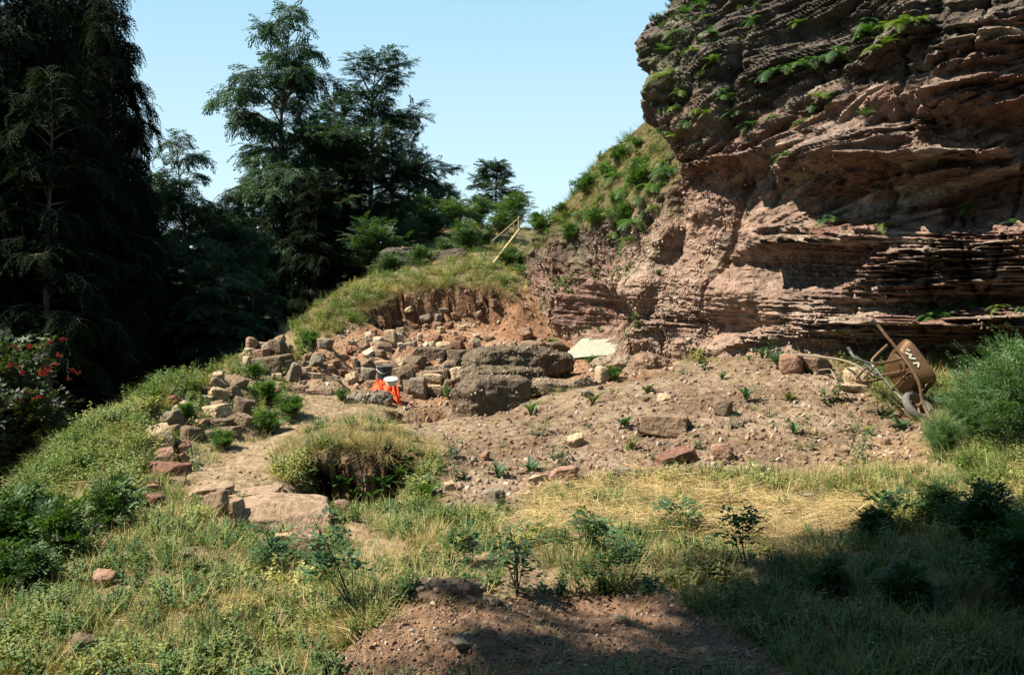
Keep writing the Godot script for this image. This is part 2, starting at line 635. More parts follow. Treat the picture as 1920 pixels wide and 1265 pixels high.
# beds that stand out: photo line, half thickness (m), how far it stands out (m), fade at the ends (px)
const LEDGES := [
	["1690 92;1760 56;1830 52;1940 66", 0.13, 0.34, 40],
	["1710 112;1800 100;1940 92", 0.05, 0.27, 50],
	["1650 165;1760 150;1940 128", 0.05, 0.24, 60],
	["1420 352;1470 322;1545 280;1625 242;1700 212;1780 194;1940 158", 0.13, 0.30, 50],
	["1590 296;1700 284;1900 277", 0.055, 0.46, 14],
	["1660 334;1780 319;1940 300", 0.06, 0.29, 60],
	["1840 243;1940 240", 0.05, 0.20, 30],
	["1440 372;1500 352;1580 338;1640 342", 0.10, 0.24, 50],
	["1420 428;1540 430;1645 432", 0.05, 0.32, 30],
	["1430 452;1540 448;1650 450", 0.06, 0.37, 24],
	["1560 520;1680 486;1800 456;1940 422", 0.14, 0.27, 60],
	["1620 546;1760 512;1940 488", 0.22, 0.37, 60],
	["1750 590;1940 584", 0.07, 0.32, 40],
	["1720 616;1940 612", 0.06, 0.27, 40],
	["1380 646;1470 628;1560 614;1690 598", 0.09, 0.24, 50],
	["1250 300;1330 290;1420 282;1500 250", 0.10, 0.22, 60],
	["1270 330;1400 300;1450 296", 0.06, 0.18, 50],
	["1400 140;1500 110;1620 60;1740 20", 0.20, 0.36, 80],
	["1200 620;1290 600;1400 590", 0.12, 0.14, 60],
]
# hollows (negative) and swellings (positive): photo column and row, radii in px, depth (m)
const LUMPS := [
	[1640, 205, 150, 26, -0.26], [1760, 240, 260, 38, -0.41], [1800, 308, 240, 16, -0.19], [1790, 375, 250, 48, -0.52],
	[1500, 505, 90, 38, -0.56], [1640, 470, 90, 20, -0.19], [1800, 572, 200, 16, -0.41], [1840, 680, 220, 52, -0.95], [1640, 660, 120, 26, -0.17],
	[1150, 592, 62, 42, -0.60], [1245, 585, 52, 58, 0.28], [1180, 545, 60, 26, 0.05], [1060, 585, 40, 40, 0.25],
	[1330, 470, 110, 120, 0.25], [1300, 560, 120, 60, 0.22], [1450, 560, 110, 50, 0.10], [1500, 250, 160, 60, 0.22],
	[1560, 90, 130, 60, -0.22], [1560, 290, 60, 26, 0.35], [1330, 150, 110, 100, 0.32], [1225, 110, 60, 140, 0.52],
	[1180, 690, 70, 34, 0.20], [1300, 640, 90, 30, 0.30], [1430, 655, 60, 24, 0.20], [1410, 400, 40, 90, -0.14],
]
var cs := PackedFloat32Array()      # distance along the foot
var cp := PackedVector2Array()      # plan position
var cn := PackedVector2Array()      # plan normal, out of the rock
var ch := PackedFloat32Array()
var cv := PackedVector3Array()
var cnn := PackedVector3Array()
var cgrass := PackedFloat32Array()
var cbed := PackedFloat32Array()
const CELL := 5.0
const BW := 460
const BH := 270
var cseen := PackedInt32Array()
var cdist := PackedFloat32Array()

func crow(a: Vector2, b: Vector2, c: Vector2, d: Vector2, t: float) -> Vector2:
	return Vector2(cubic(a.x, b.x, c.x, d.x, t), cubic(a.y, b.y, c.y, d.y, t))

func build_cliff() -> void:
	var foot := PackedVector2Array()
	for row in FOOT.split(";"):
		var f := row.split_floats(" ", false)
		foot.append(Vector2((f[0] - 960.0) / F * f[1], -f[1]))
	var fine := PackedVector2Array()
	for k in foot.size() - 1:
		var a := foot[maxi(k - 1, 0)]
		var b := foot[mini(k + 2, foot.size() - 1)]
		for q in 24: fine.append(crow(a, foot[k], foot[k + 1], b, q / 24.0))
	# walk along it in even steps: finer towards the near end
	var pos := fine[0]
	var at := 0.0
	var nexts := 0.0
	for k in fine.size() - 1:
		var seg := fine[k].distance_to(fine[k + 1])
		while nexts <= at + seg:
			var p := fine[k].lerp(fine[k + 1], (nexts - at) / seg)
			cs.append(nexts); cp.append(p)
			nexts += 0.0026 * -p.y if p.x < 6.4 else 0.08
		at += seg
	for k in cp.size():
		var t := (cp[mini(k + 6, cp.size() - 1)] - cp[maxi(k - 6, 0)]).normalized()
		cn.append(Vector2(-t.y, t.x))
	var y := -2.6
	while y < 8.2:
		ch.append(y + EYE)
		y += 0.016 if y > -1.3 and y < 4.6 else 0.045
	var nu := cs.size()
	var nv := ch.size()
	cv.resize(nu * nv)
	cgrass.resize(nu * nv)
	cbed.resize(nu * nv)
	var ledges := []
	for l in LEDGES:
		var pts := soft_poly(l[0])
		ledges.append([pts, l[1], l[2], l[3]])
	# the height fields of ledges and lumps on a coarse photo raster
	var rw := 190
	var rh := 130
	var lump := PackedFloat32Array()
	lump.resize(rw * rh)
	for j in rh:
		for i in rw:
			var q := Vector2(960 + i * 8.0, j * 8.0 - 260)
			var s := 0.0
			for l in LUMPS:
				var e := Vector2((q.x - l[0]) / l[2], (q.y - l[1]) / l[3]).length_squared()
				if e < 5.0: s += float(l[4]) * exp(-e * e * 0.6)
			lump[j * rw + i] = s
	var beds := PackedFloat32Array()     # edges of the natural beds, bottom to top
	var hard := PackedFloat32Array()
	var tilt := PackedFloat32Array()
	rng.seed = 77
	var e := -6.0
	while e < 14.0:
		beds.append(e); hard.append(rng.randf_range(-1.0, 1.0)); tilt.append(rng.randf_range(-0.25, 0.35))
		e += rng.randf_range(0.10, 0.42)
	var s_a := 0.0                       # where the tall rock ends on the left
	for k in nu:
		if cp[k].x / -cp[k].y * F + 960.0 < 1262.0: s_a = cs[k]
	var dipped := PackedFloat32Array()
	var run := 0.0
	for k in nu:
		var pxk := cp[k].x / -cp[k].y * F + 960.0
		run += (cs[k] - cs[maxi(k - 1, 0)]) * lerpf(0.75, 0.13, smooth(1250.0, 1680.0, pxk))
		dipped.append(run)
	var col := PackedColorArray()
	col.resize(nu * nv)
	for j in nv:
		for i in nu:
			var s := cs[i]
			var d := -cp[i].y
			var h := ch[j] - EYE
			var b3 := Vector3(cp[i].x, ch[j], cp[i].y)
			var q := pix(b3)
			var lo := nz.get_noise_2d(s * 0.9, h * 0.9)
			var off := lo * 0.22
			# the skyline: the far part is a rock step with a grassy slope laid back above it
			var rise: float = lerpf(0.75, 1.7, smooth(s_a - 9.0, s_a, s)) + nz.get_noise_2d(s * 1.3, 7.0) * 0.25
			var far := 1.0 - smooth(s_a - 0.12, s_a + 0.14, s + nz.get_noise_2d(h * 2.0, 3.0) * 0.25)
			var crest: float = lerpf(2.5, 4.7, smooth(s_a - 8.0, s_a - 0.5, s)) + nz.get_noise_2d(s * 2.0, 55.0) * 0.08
			var lean: float = maxf(0.0, minf(h, crest) - rise) * 0.85 + maxf(0.0, h - crest) * 1.3
			var grass: float = far * smooth(rise - 0.3, rise + 0.25, h + lo * 0.5)
			off -= far * lean
			# the tall rock swells outward with height, its end rounded
			var tall := 1.0 - far
			off += tall * (smooth(0.4, 3.2, h) * 0.35 * smooth(3.5, 1.0, s - s_a) - maxf(0.0, h - 0.2) * 0.20 * smooth(0.5, 3.0, s - s_a) - maxf(0.0, h - 4.6) * 0.15 - maxf(0.0, h - 6.2) * 2.2)
			off -= tall * smooth(0.55, 0.0, s - s_a) * (0.30 + 0.25 * sin(h * 1.3))
			# foot apron of weathered rock
			off += smooth(-0.35, -1.6, h) * lerpf(0.25, 0.9, smooth(1150.0, 1300.0, q.x))
			# hollows and swellings
			var fx := clampf((q.x - 960.0) / 8.0, 0.0, rw - 1.01)
			var fy := clampf((q.y + 260.0) / 8.0, 0.0, rh - 1.01)
			var b := int(fy) * rw + int(fx)
			var tx := fx - int(fx)
			off += lerpf(lerpf(lump[b], lump[b + 1], tx), lerpf(lump[b + rw], lump[b + rw + 1], tx), fy - int(fy))
			# how strongly the beds show here
			var strat: float = smooth(1290.0, 1500.0, q.x + (300.0 - q.y) * 0.35) * (1.0 - 0.55 * smooth(560.0, 620.0, q.y) * smooth(1600.0, 1400.0, q.x))
			strat = maxf(strat, 0.6 * smooth(60, 0, Vector2((q.x - 1360.0) / 2.2, q.y - 310.0).length() - 20.0))
			strat *= 1.0 - grass
			var u := h - dipped[i] * smooth(-0.9, 1.0, h) - 0.06 * s + lo * 0.10 + nz.get_noise_2d(s * 0.35, h * 0.5 + 90.0) * 0.30
			var k := clampi(beds.bsearch(u) - 1, 0, beds.size() - 2)
			var t := (u - beds[k]) / (beds[k + 1] - beds[k])
			var side := nz.get_noise_2d(s * 0.7, k * 13.7)
			var body := sqrt(maxf(0.0, sin(PI * clampf(t, 0.0, 1.0))))
			off += strat * maxf(tall, 0.25) * ((hard[k] * 0.11 + side * 0.16) * body + body * 0.05 - 0.05)
			# thin laminae inside a bed, laid at an angle of their own, weathered into fins
			var lam := u + tilt[k] * s * 0.6 + nz.get_noise_2d(s * 1.2, h * 3.0) * 0.03
			var fin := nzr.get_noise_1d(lam * 30.0) 
			var fin2 := nzr.get_noise_2d(lam * 62.0 + 40.0, s * 0.8)
			off += (0.15 + strat * 0.85) * lerpf(0.3, 1.0, tall) * (1.0 - grass) * (fin * 0.046 + fin2 * 0.024) * lerpf(0.55, 1.0, smooth(-0.2, 1.2, h)) * (0.55 + 0.7 * side + 0.3)
			# broken into blocks along joints: each block stands at a depth of its own
			var cell := nzc.get_noise_2d(s * 1.5 + lo * 0.6, u * 5.0)
			var cell2 := nzc.get_noise_2d(s * 4.5 + 77.0, u * 13.0 + 31.0)
			off += (0.25 + 0.75 * maxf(strat, smooth(1420.0, 1250.0, q.x + q.y * 0.3) * tall)) * (1.0 - grass) * (cell * 0.055 + cell2 * 0.030)
			# beds that stand out
			for l in ledges:
				var pts: PackedVector2Array = l[0]
				if q.x < pts[0].x or q.x > pts[-1].x + 400.0: continue
				var yy := pts[-1].y
				for m in pts.size() - 1:
					if q.x <= pts[m + 1].x:
						yy = lerpf(pts[m].y, pts[m + 1].y, (q.x - pts[m].x) / (pts[m + 1].x - pts[m].x))
						break
				var dy := (q.y - yy) * d / F + nz.get_noise_2d(s * 2.5, h * 1.5 + 5.0) * 0.03
				var half: float = l[1]
				if absf(dy) > half * 2.2: continue
				var tw := 1.0 - smooth(half * 0.7, half * 1.25, dy) if dy > 0.0 else 1.0 - smooth(half * 0.5, half * 2.0, -dy)
				var ends := smooth(0.0, float(l[3]), q.x - pts[0].x) * (1.0 - smooth(-float(l[3]), 0.0, q.x - pts[-1].x) if pts[-1].x < 1935 else 1.0)
				off += float(l[2]) * tw * ends * (0.65 + 0.7 * nz.get_noise_2d(s * 1.6, half * 99.0 + 12.0) + 0.25 * fin + 0.25 * cell2)
			# joints and weathering
			var joint := absf(nz.get_noise_2d(s * 1.1 + 200.0, h * 0.25))
			off -= (1.0 - smooth(0.0, 0.045, joint)) * 0.16 * (1.0 - grass)
			var r1 := nzf.get_noise_3d(b3.x * 3.0, b3.y * 4.5, b3.z * 3.0)
			var r2 := nzf.get_noise_3d(b3.x * 13.0, b3.y * 15.0, b3.z * 13.0)
			var blocky := smooth(1420.0, 1250.0, q.x + q.y * 0.3) * tall
			off += r1 * (0.10 + 0.16 * blocky) + r2 * (0.034 + 0.02 * blocky)
			cv[j * nu + i] = Vector3(cp[i].x + cn[i].x * off, ch[j] if h < crest else lerpf(ch[j], crest + EYE + (h - crest) * 0.05, far), cp[i].y + cn[i].y * off)
			cgrass[j * nu + i] = grass
			cbed[j * nu + i] = strat
			# what the rock is made of
			var tone := nz.get_noise_2d(s * 0.5 + 300.0, u * 3.0)
			var c := Color(0.20, 0.122, 0.098).lerp(Color(0.31, 0.215, 0.175), clampf(0.5 + tone * 1.3, 0.0, 1.0))
			c = c.lerp(Color(0.19, 0.095, 0.068), clampf(nzr.get_noise_1d(u * 11.0) * 0.9, 0.0, 0.7) * strat)
			var pale := smooth(0.15, 0.45, nz.get_noise_2d(s * 0.4 + 60.0, u * 4.2)) * strat
			pale = maxf(pale, 0.9 * smooth(70.0, 20.0, Vector2((q.x - 1235.0) / 0.9, (q.y - 515.0) / 1.2).length()))
			pale = maxf(pale, 0.75 * smooth(1.0, 0.4, Vector2((q.x - 1500.0) / 190.0, (q.y - 632.0 + (q.x - 1500.0) * 0.14) / 18.0).length()))
			pale = maxf(pale, 0.6 * smooth(1.0, 0.3, Vector2((q.x - 1560.0) / 130.0, (q.y - 590.0) / 40.0).length()) )
			c = c.lerp(Color(0.47, 0.41, 0.33), pale * 0.85)
			var cong := (1.0 - strat) * smooth(1080.0, 1240.0, q.x) * smooth(330.0, 420.0, q.y)
			c = c.lerp(Color(0.37, 0.265, 0.205), cong * 0.8)
			# old lichen-dark crust over the upper left
			var crust := smooth(330.0, 230.0, q.y + (q.x - 1250.0) * 0.42 + tone * 80.0) * tall
			crust = maxf(crust, 0.85 * (1.0 - smooth(1120.0, 1230.0, q.x)) * smooth(540.0, 450.0, q.y))
			crust = maxf(crust, smooth(0.1, 0.4, nz.get_noise_2d(s * 1.5, h * 0.5 + 400.0)) * 0.35 * tall)
			c = c.lerp(Color(0.062, 0.056, 0.050).lerp(Color(0.14, 0.128, 0.108), clampf(0.5 + r1 * 1.5, 0.0, 1.0)), clampf(crust, 0.0, 1.0) * 0.92)
			c = c.lerp(Color(0.14, 0.12, 0.05), grass * 0.9)
			var grey := smooth(0.1, 0.45, nz.get_noise_2d(s * 0.8 + 900.0, h * 1.6)) * 0.45 * tall
			c = c.lerp(Color(0.21, 0.185, 0.165), grey)
			var algae := smooth(0.15, 0.5, nz.get_noise_2d(s * 1.3 + 500.0, h * 1.1)) * 0.4 * (1.0 - smooth(1300.0, 1450.0, q.x))
			c = c.lerp(Color(0.16, 0.18, 0.10), algae)
			var m2 := 1.0 + r2 * 0.35 + fin * 0.10 + cell * 0.12 + cell2 * 0.10
			col[j * nu + i] = Color(c.r * m2, c.g * m2, c.b * m2)
	cnn = grid_normals(cv, nu, nv)
	var idx := PackedInt32Array()
	for j in nv - 1:
		for i in nu - 1:
			var a := j * nu + i
			idx.append(a); idx.append(a + nu); idx.append(a + 1)
			idx.append(a + 1); idx.append(a + nu); idx.append(a + nu + 1)
	for k in cnn.size():
		var m := cn[k % nu]
		if cnn[k].x * m.x + cnn[k].z * m.y < -0.2 or (cnn[k].y < -0.9 and cgrass[k] > 0.5): cnn[k] = -cnn[k]
	# which point of the cliff is seen in each small square of the photograph
	cseen.resize(BW * BH)
	cseen.fill(-1)
	cdist.resize(BW * BH)
	cdist.fill(1e9)
	for k in cv.size():
		var q := pix(cv[k])
		var bx := int((q.x + 100.0) / CELL)
		var by := int((q.y + 50.0) / CELL)
		if bx < 0 or by < 0 or bx >= BW or by >= BH: continue
		if -cv[k].z < cdist[by * BW + bx]:
			cdist[by * BW + bx] = -cv[k].z
			cseen[by * BW + bx] = k
	var o := put("sandstone_cliff", array_mesh(cv, cnn, col, idx), M.cliff)
	tag(o, "layered red sandstone cliff with overhanging ledges on the right", "cliff", "", "structure")
	# pebbles of the conglomerate standing out of the rock
	rng.seed = 91
	var xf := []
	var cols := []
	var peb := stone_mesh(5, 2.4, 0.12, 3)
	for k in 60000:
		var i := rng.randi_range(4, nu - 5)
		var j := rng.randi_range(4, nv - 5)
		var a := j * nu + i
		var q := pix(cv[a])
		if q.x > 1960 or q.y > 740 or q.y < 0: continue
		var w := (1.0 - cbed[a]) * smooth(250.0, 460.0, q.y) + 0.025 + 0.5 * smooth(480.0, 640.0, q.y)
		if cgrass[a] > 0.4 or nz.get_noise_3dv(cv[a] * 1.3) + 0.1 < 0.0 or rng.randf() > w: continue
		var r := rng.randf_range(0.006, 0.017) * (1.0 + pow(rng.randf(), 8.0))
		var bs := Basis.from_euler(Vector3(rng.randf() * 6, rng.randf() * 6, rng.randf() * 6)).scaled_local(Vector3(r, r * 0.7, r * 1.2))
		xf.append(Transform3D(bs, cv[a] + cnn[a] * r * 0.3))
		cols.append(jitter(Color(0.42, 0.32, 0.25) if rng.randf() < 0.55 else Color(0.27, 0.15, 0.11), 0.3))
	var pb := swarm("pebble", peb, M.pebble, xf, cols, o)

# the cliff point seen at a photo point: index into cv, or -1
func cliff_at(px: float, py: float) -> int:
	for r in 4:
		for dy in range(-r, r + 1):
			for dx in range(-r, r + 1):
				var bx := int((px + 100.0) / CELL) + dx
				var by := int((py + 50.0) / CELL) + dy
				if bx < 0 or by < 0 or bx >= BW or by >= BH: continue
				if cseen[by * BW + bx] >= 0: return cseen[by * BW + bx]
	return -1

func cliff_d(px: float, py: float) -> float:
	var bx := int((px + 100.0) / CELL)
	var by := int((py + 50.0) / CELL)
	if bx < 0 or by < 0 or bx >= BW or by >= BH: return 1e9
	return cdist[by * BW + bx]

# a rounded, chipped stone within the unit cube (-1..1)
func stone_mesh(seed_: int, power: float, rough: float, n: int, flats := 3) -> ArrayMesh:
	var r := RandomNumberGenerator.new()
	r.seed = seed_ * 7919 + 3
	var v := PackedVector3Array()
	var idx := PackedInt32Array()
	var map := {}
	var planes := []
	for k in flats:
		var pn := Vector3(r.randf_range(-1, 1), r.randf_range(-0.6, 1), r.randf_range(-1, 1)).normalized()
		planes.append([pn, r.randf_range(0.72, 1.0)])
	var skew := Vector3(r.randf_range(-0.16, 0.16), r.randf_range(-0.12, 0.12), r.randf_range(-0.16, 0.16))
	var o := Vector3(r.randf() * 90, r.randf() * 90, r.randf() * 90)
	for f in 6:
		var ax := f / 2
		var sg := 1.0 if f % 2 == 0 else -1.0
		var ids := []
		for a in n + 1:
			for b in n + 1:
				var q := Vector3.ZERO
				q[ax] = sg
				q[(ax + 1) % 3] = (2.0 * a / n - 1.0) * sg
				q[(ax + 2) % 3] = 2.0 * b / n - 1.0
				var key := Vector3i(q * 1000.0)
				if not map.has(key):
					map[key] = v.size()
					var l := pow(pow(absf(q.x), power) + pow(absf(q.y), power) + pow(absf(q.z), power), 1.0 / power)
					var p := q / l
					p.x *= 1.0 + skew.x * p.y + skew.z * p.z * 0.5
					p.z *= 1.0 + skew.y * p.x
					p.y *= 1.0 + skew.z * p.x
					for pl in planes:
						var ex: float = p.dot(pl[0]) - pl[1]
						if ex > 0.0: p -= pl[0] * ex
					p *= 1.0 + rough * (nzf.get_noise_3dv(p * 1.3 * 3.0 + o) * 1.0 + nzf.get_noise_3dv(p * 4.0 * 3.0 + o) * 0.4)
					v.append(p)
				ids.append(map[key])
		for a in n:
			for b in n:
				var i0: int = ids[a * (n + 1) + b]
				var i1: int = ids[(a + 1) * (n + 1) + b]
				var i2: int = ids[(a + 1) * (n + 1) + b + 1]
				var i3: int = ids[a * (n + 1) + b + 1]
				for q in [i0, i2, i1, i0, i3, i2]: idx.append(q)
	var nn := PackedVector3Array()
	nn.resize(v.size())
	for k in range(0, idx.size(), 3):
		var fn := (v[idx[k + 2]] - v[idx[k]]).cross(v[idx[k + 1]] - v[idx[k]])
		for q in 3: nn[idx[k + q]] += fn
	var cc := PackedColorArray()
	cc.resize(v.size())
	for k in v.size():
		nn[k] = nn[k].normalized()
		if nn[k].dot(v[k]) < 0.0: nn[k] = -nn[k]
		var t := 1.0 + nzf.get_noise_3dv(v[k] * 4.0 + o) * 0.35
		cc[k] = Color(t, t, t)
	return array_mesh(v, nn, cc, idx)

# ---------------------------------------------------------------- plant meshes
func blade(mb: MB, root: Vector3, dir: Vector3, length: float, width: float, droop: float, segs := 3) -> void:
	var side := dir.cross(Vector3.UP)
	if side.length() < 0.05: side = Vector3(1, 0, 0)
	side = side.normalized().rotated(dir.normalized(), rng.randf_range(-0.9, 0.9))
	var p := root
	var t := dir.normalized()
	var a := p - side * width * 0.5
	var b := p + side * width * 0.5
	for k in segs:
		t = (t + Vector3.DOWN * droop / segs).normalized()
		p += t * length / segs
		var w := width * (1.0 - float(k + 1) / segs)
		if k == segs - 1:
			mb.tri(a, p, b)
		else:
			var a2 := p - side * w * 0.5
			var b2 := p + side * w * 0.5
			mb.quad(a, a2, b2, b)
			a = a2; b = b2

func grass_mesh(seed_: int, n: int, hmin: float, hmax: float, spread: float, lean: float, droop: float, width: float) -> ArrayMesh:
	rng.seed = seed_
	var mb := MB.new()
	for k in n:
		var a := rng.randf() * TAU
		var r := spread * sqrt(rng.randf())
		var t := rng.randf_range(0.65, 1.25)
		mb.col = Color(t * rng.randf_range(0.9, 1.2), t, t * rng.randf_range(0.8, 1.1))
		var out := Vector3(cos(a), 0, sin(a))
		var dir := (Vector3.UP + out * rng.randf_range(0.1, lean) + Vector3(rng.randf_range(-0.2, 0.2), 0, rng.randf_range(-0.2, 0.2)))
		blade(mb, out * r + Vector3.DOWN * 0.02, dir, rng.randf_range(hmin, hmax), width * rng.randf_range(0.7, 1.3), droop * rng.randf_range(0.5, 1.5))
	return mb.mesh()

# stems lying about: cut hay
func straw_mesh(seed_: int, n: int) -> ArrayMesh:
	rng.seed = seed_
	var mb := MB.new()
	var main := rng.randf() * TAU
	for k in n:
		var t := rng.randf_range(0.6, 1.25)
		mb.col = Color(t, t * rng.randf_range(0.92, 1.0), t * rng.randf_range(0.75, 1.0))
		var a := main + rng.randf_range(-0.9, 0.9)
		var dir := Vector3(cos(a), rng.randf_range(-0.05, 0.35), sin(a))
		var p := Vector3(rng.randf_range(-0.16, 0.16), rng.randf_range(0.0, 0.06), rng.randf_range(-0.16, 0.16)) - dir * 0.15
		blade(mb, p, dir, rng.randf_range(0.22, 0.45), rng.randf_range(0.0025, 0.005), rng.randf_range(0.1, 0.6), 3)
	return mb.mesh()

# one leaf: a folded lens shape along dir
func leaf(mb: MB, root: Vector3, dir: Vector3, up: Vector3, length: float, width: float, droop := 0.3) -> void:
	var t := dir.normalized()
	var side := t.cross(up).normalized()
	var nn := side.cross(t)
	var m1 := root + t * length * 0.38 + nn * length * 0.03
	var m2 := root + t * length * 0.72 - nn * length * droop * 0.15
	var tip := root + t * length * 0.98 - nn * length * droop * 0.45
	var l1 := m1 + side * width * 0.5 + nn * width * 0.16
	var r1 := m1 - side * width * 0.5 + nn * width * 0.16
	var l2 := m2 + side * width * 0.36 + nn * width * 0.1
	var r2 := m2 - side * width * 0.36 + nn * width * 0.1
	mb.tri(root, l1, m1); mb.tri(root, m1, r1)
	mb.quad(m1, l1, l2, m2); mb.quad(m1, m2, r2, r1)
	mb.tri(m2, l2, tip); mb.tri(m2, tip, r2)

func herb_mesh(seed_: int, stems: int, h: float, leaf_len: float, leaf_w: float, pairs: int) -> ArrayMesh:
	rng.seed = seed_
	var mb := MB.new()
	for s in stems:
		var a := rng.randf() * TAU
		var lean := Vector3(cos(a), 0, sin(a)) * rng.randf_range(0.05, 0.45)
		var hh := h * rng.randf_range(0.6, 1.1)
		var p0 := Vector3(rng.randf_range(-0.06, 0.06), -0.02, rng.randf_range(-0.06, 0.06))
		var tip := p0 + (Vector3.UP + lean) * hh
		mb.col = Color(0.75, 0.7, 0.6)
		mb.tube([p0, p0.lerp(tip, 0.5) + lean * 0.02, tip], [0.004, 0.003, 0.0015], 3, false)
		for k in pairs:
			var f := 0.15 + 0.85 * (k + 0.5) / pairs
			var q := p0.lerp(tip, f)
			var az := a + k * 1.7 + rng.randf_range(-0.3, 0.3)
			var sz := (1.15 - 0.6 * f) * rng.randf_range(0.75, 1.2)
			for e in 2:
				var t := rng.randf_range(0.7, 1.3)
				mb.col = Color(t * rng.randf_range(0.85, 1.2), t, t * rng.randf_range(0.8, 1.1))
				var dir := Vector3(cos(az + PI * e), rng.randf_range(0.05, 0.7), sin(az + PI * e))
				leaf(mb, q, dir, Vector3.UP, leaf_len * sz, leaf_w * sz, rng.randf_range(0.2, 1.0))
	return mb.mesh()

# a rosette of long upright-arching leaves, as of a young foxglove
func rosette_mesh(seed_: int, n: int, length: float, width: float, lean: float) -> ArrayMesh:
	rng.seed = seed_
	var mb := MB.new()
	for k in n:
		var a := k * 2.4 + rng.randf_range(-0.3, 0.3)
		var t := rng.randf_range(0.75, 1.25)
		mb.col = Color(t * rng.randf_range(0.9, 1.1), t, t)
		var dir := Vector3(cos(a) * lean, 1.0 * rng.randf_range(0.5, 1.2), sin(a) * lean)
		leaf(mb, Vector3(cos(a), 0, sin(a)) * 0.01, dir, Vector3(-cos(a), 1.0, -sin(a)), length * rng.randf_range(0.6, 1.1), width * rng.randf_range(0.8, 1.2), rng.randf_range(0.4, 1.4))
	return mb.mesh()

# one fern frond lying along +x, arching over
func frond(mb: MB, root: Vector3, out: Vector3, up: Vector3, length: float, droop: float) -> void:
	var t := (out + up * 0.8).normalized()
	var side := out.cross(up).normalized()
	var p := root
	var n := 13
	for k in n:
		t = (t - Vector3.UP * droop / n).normalized()
		var q := p + t * length / n
		var f := float(k) / n
		var w := length * 0.30 * sin(PI * clampf(0.14 + f * 0.86, 0.0, 1.0)) + 0.005
		var nn := side.cross(t).normalized()
		mb.quad(p - side * 0.002, q - side * 0.002, q + side * 0.002, p + side * 0.002)
		for e in [-1.0, 1.0]:
			var d: Vector3 = (side * e + t * 0.35 - nn * 0.25 * absf(droop) * 0.5).normalized()
			var a: Vector3 = p + t * length / n * 0.1
			var b: Vector3 = p + t * length / n * 0.85
			mb.tri(a, (a + b) * 0.5 + d * w * rng.randf_range(0.8, 1.1), b)
		p = q

func fern_mesh(seed_: int, fronds: int, length: float, hang: float) -> ArrayMesh:
	rng.seed = seed_
	var mb := MB.new()
	for k in fronds:
		var a := PI * (-0.05 + 1.1 * k / maxf(1.0, fronds - 1)) + rng.randf_range(-0.2, 0.2)
		var t := rng.randf_range(0.75, 1.25)
		mb.col = Color(t * rng.randf_range(0.9, 1.25), t, t * 0.9)
		# z is out of the wall
		var out := Vector3(cos(a), 0, sin(a) * 0.9 + 0.25).normalized()
		frond(mb, Vector3.ZERO, out, Vector3.UP * rng.randf_range(0.7, 2.2), length * rng.randf_range(0.6, 1.15), hang * rng.randf_range(0.6, 1.3))
	return mb.mesh()

# a leafy twig along +x in the xz plane
func spray_mesh(seed_: int, length: float, n: int, ll: float, lw: float, droop: float) -> ArrayMesh:
	rng.seed = seed_
	var mb := MB.new()
	for k in n:
		var f := (k + 0.6) / n
		var x := length * f
		var e := 1.0 if k % 2 == 0 else -1.0
		var t := rng.randf_range(0.7, 1.3)
		mb.col = Color(t * rng.randf_range(0.9, 1.15), t, t * rng.randf_range(0.85, 1.1))
		var root := Vector3(x, -droop * f * f * length + rng.randf_range(-0.03, 0.03), e * rng.randf_range(0.0, length * 0.22) * (1.1 - f))
		var dir := Vector3(0.75, -droop * f + rng.randf_range(-0.35, 0.25), e * rng.randf_range(0.5, 1.0))
		var s := dir.normalized().cross(Vector3.UP).normalized()
		var up := Vector3(rng.randf_range(-0.4, 0.4), 1, rng.randf_range(-0.4, 0.4))
		s = dir.normalized().cross(up).normalized()
		var l := ll * rng.randf_range(0.7, 1.25)
		var tip := root + dir.normalized() * l
		var mid := root + dir.normalized() * l * 0.45
		mb.tri(root, mid + s * lw * 0.5, tip)
		mb.tri(root, tip, mid - s * lw * 0.5)
	return mb.mesh()

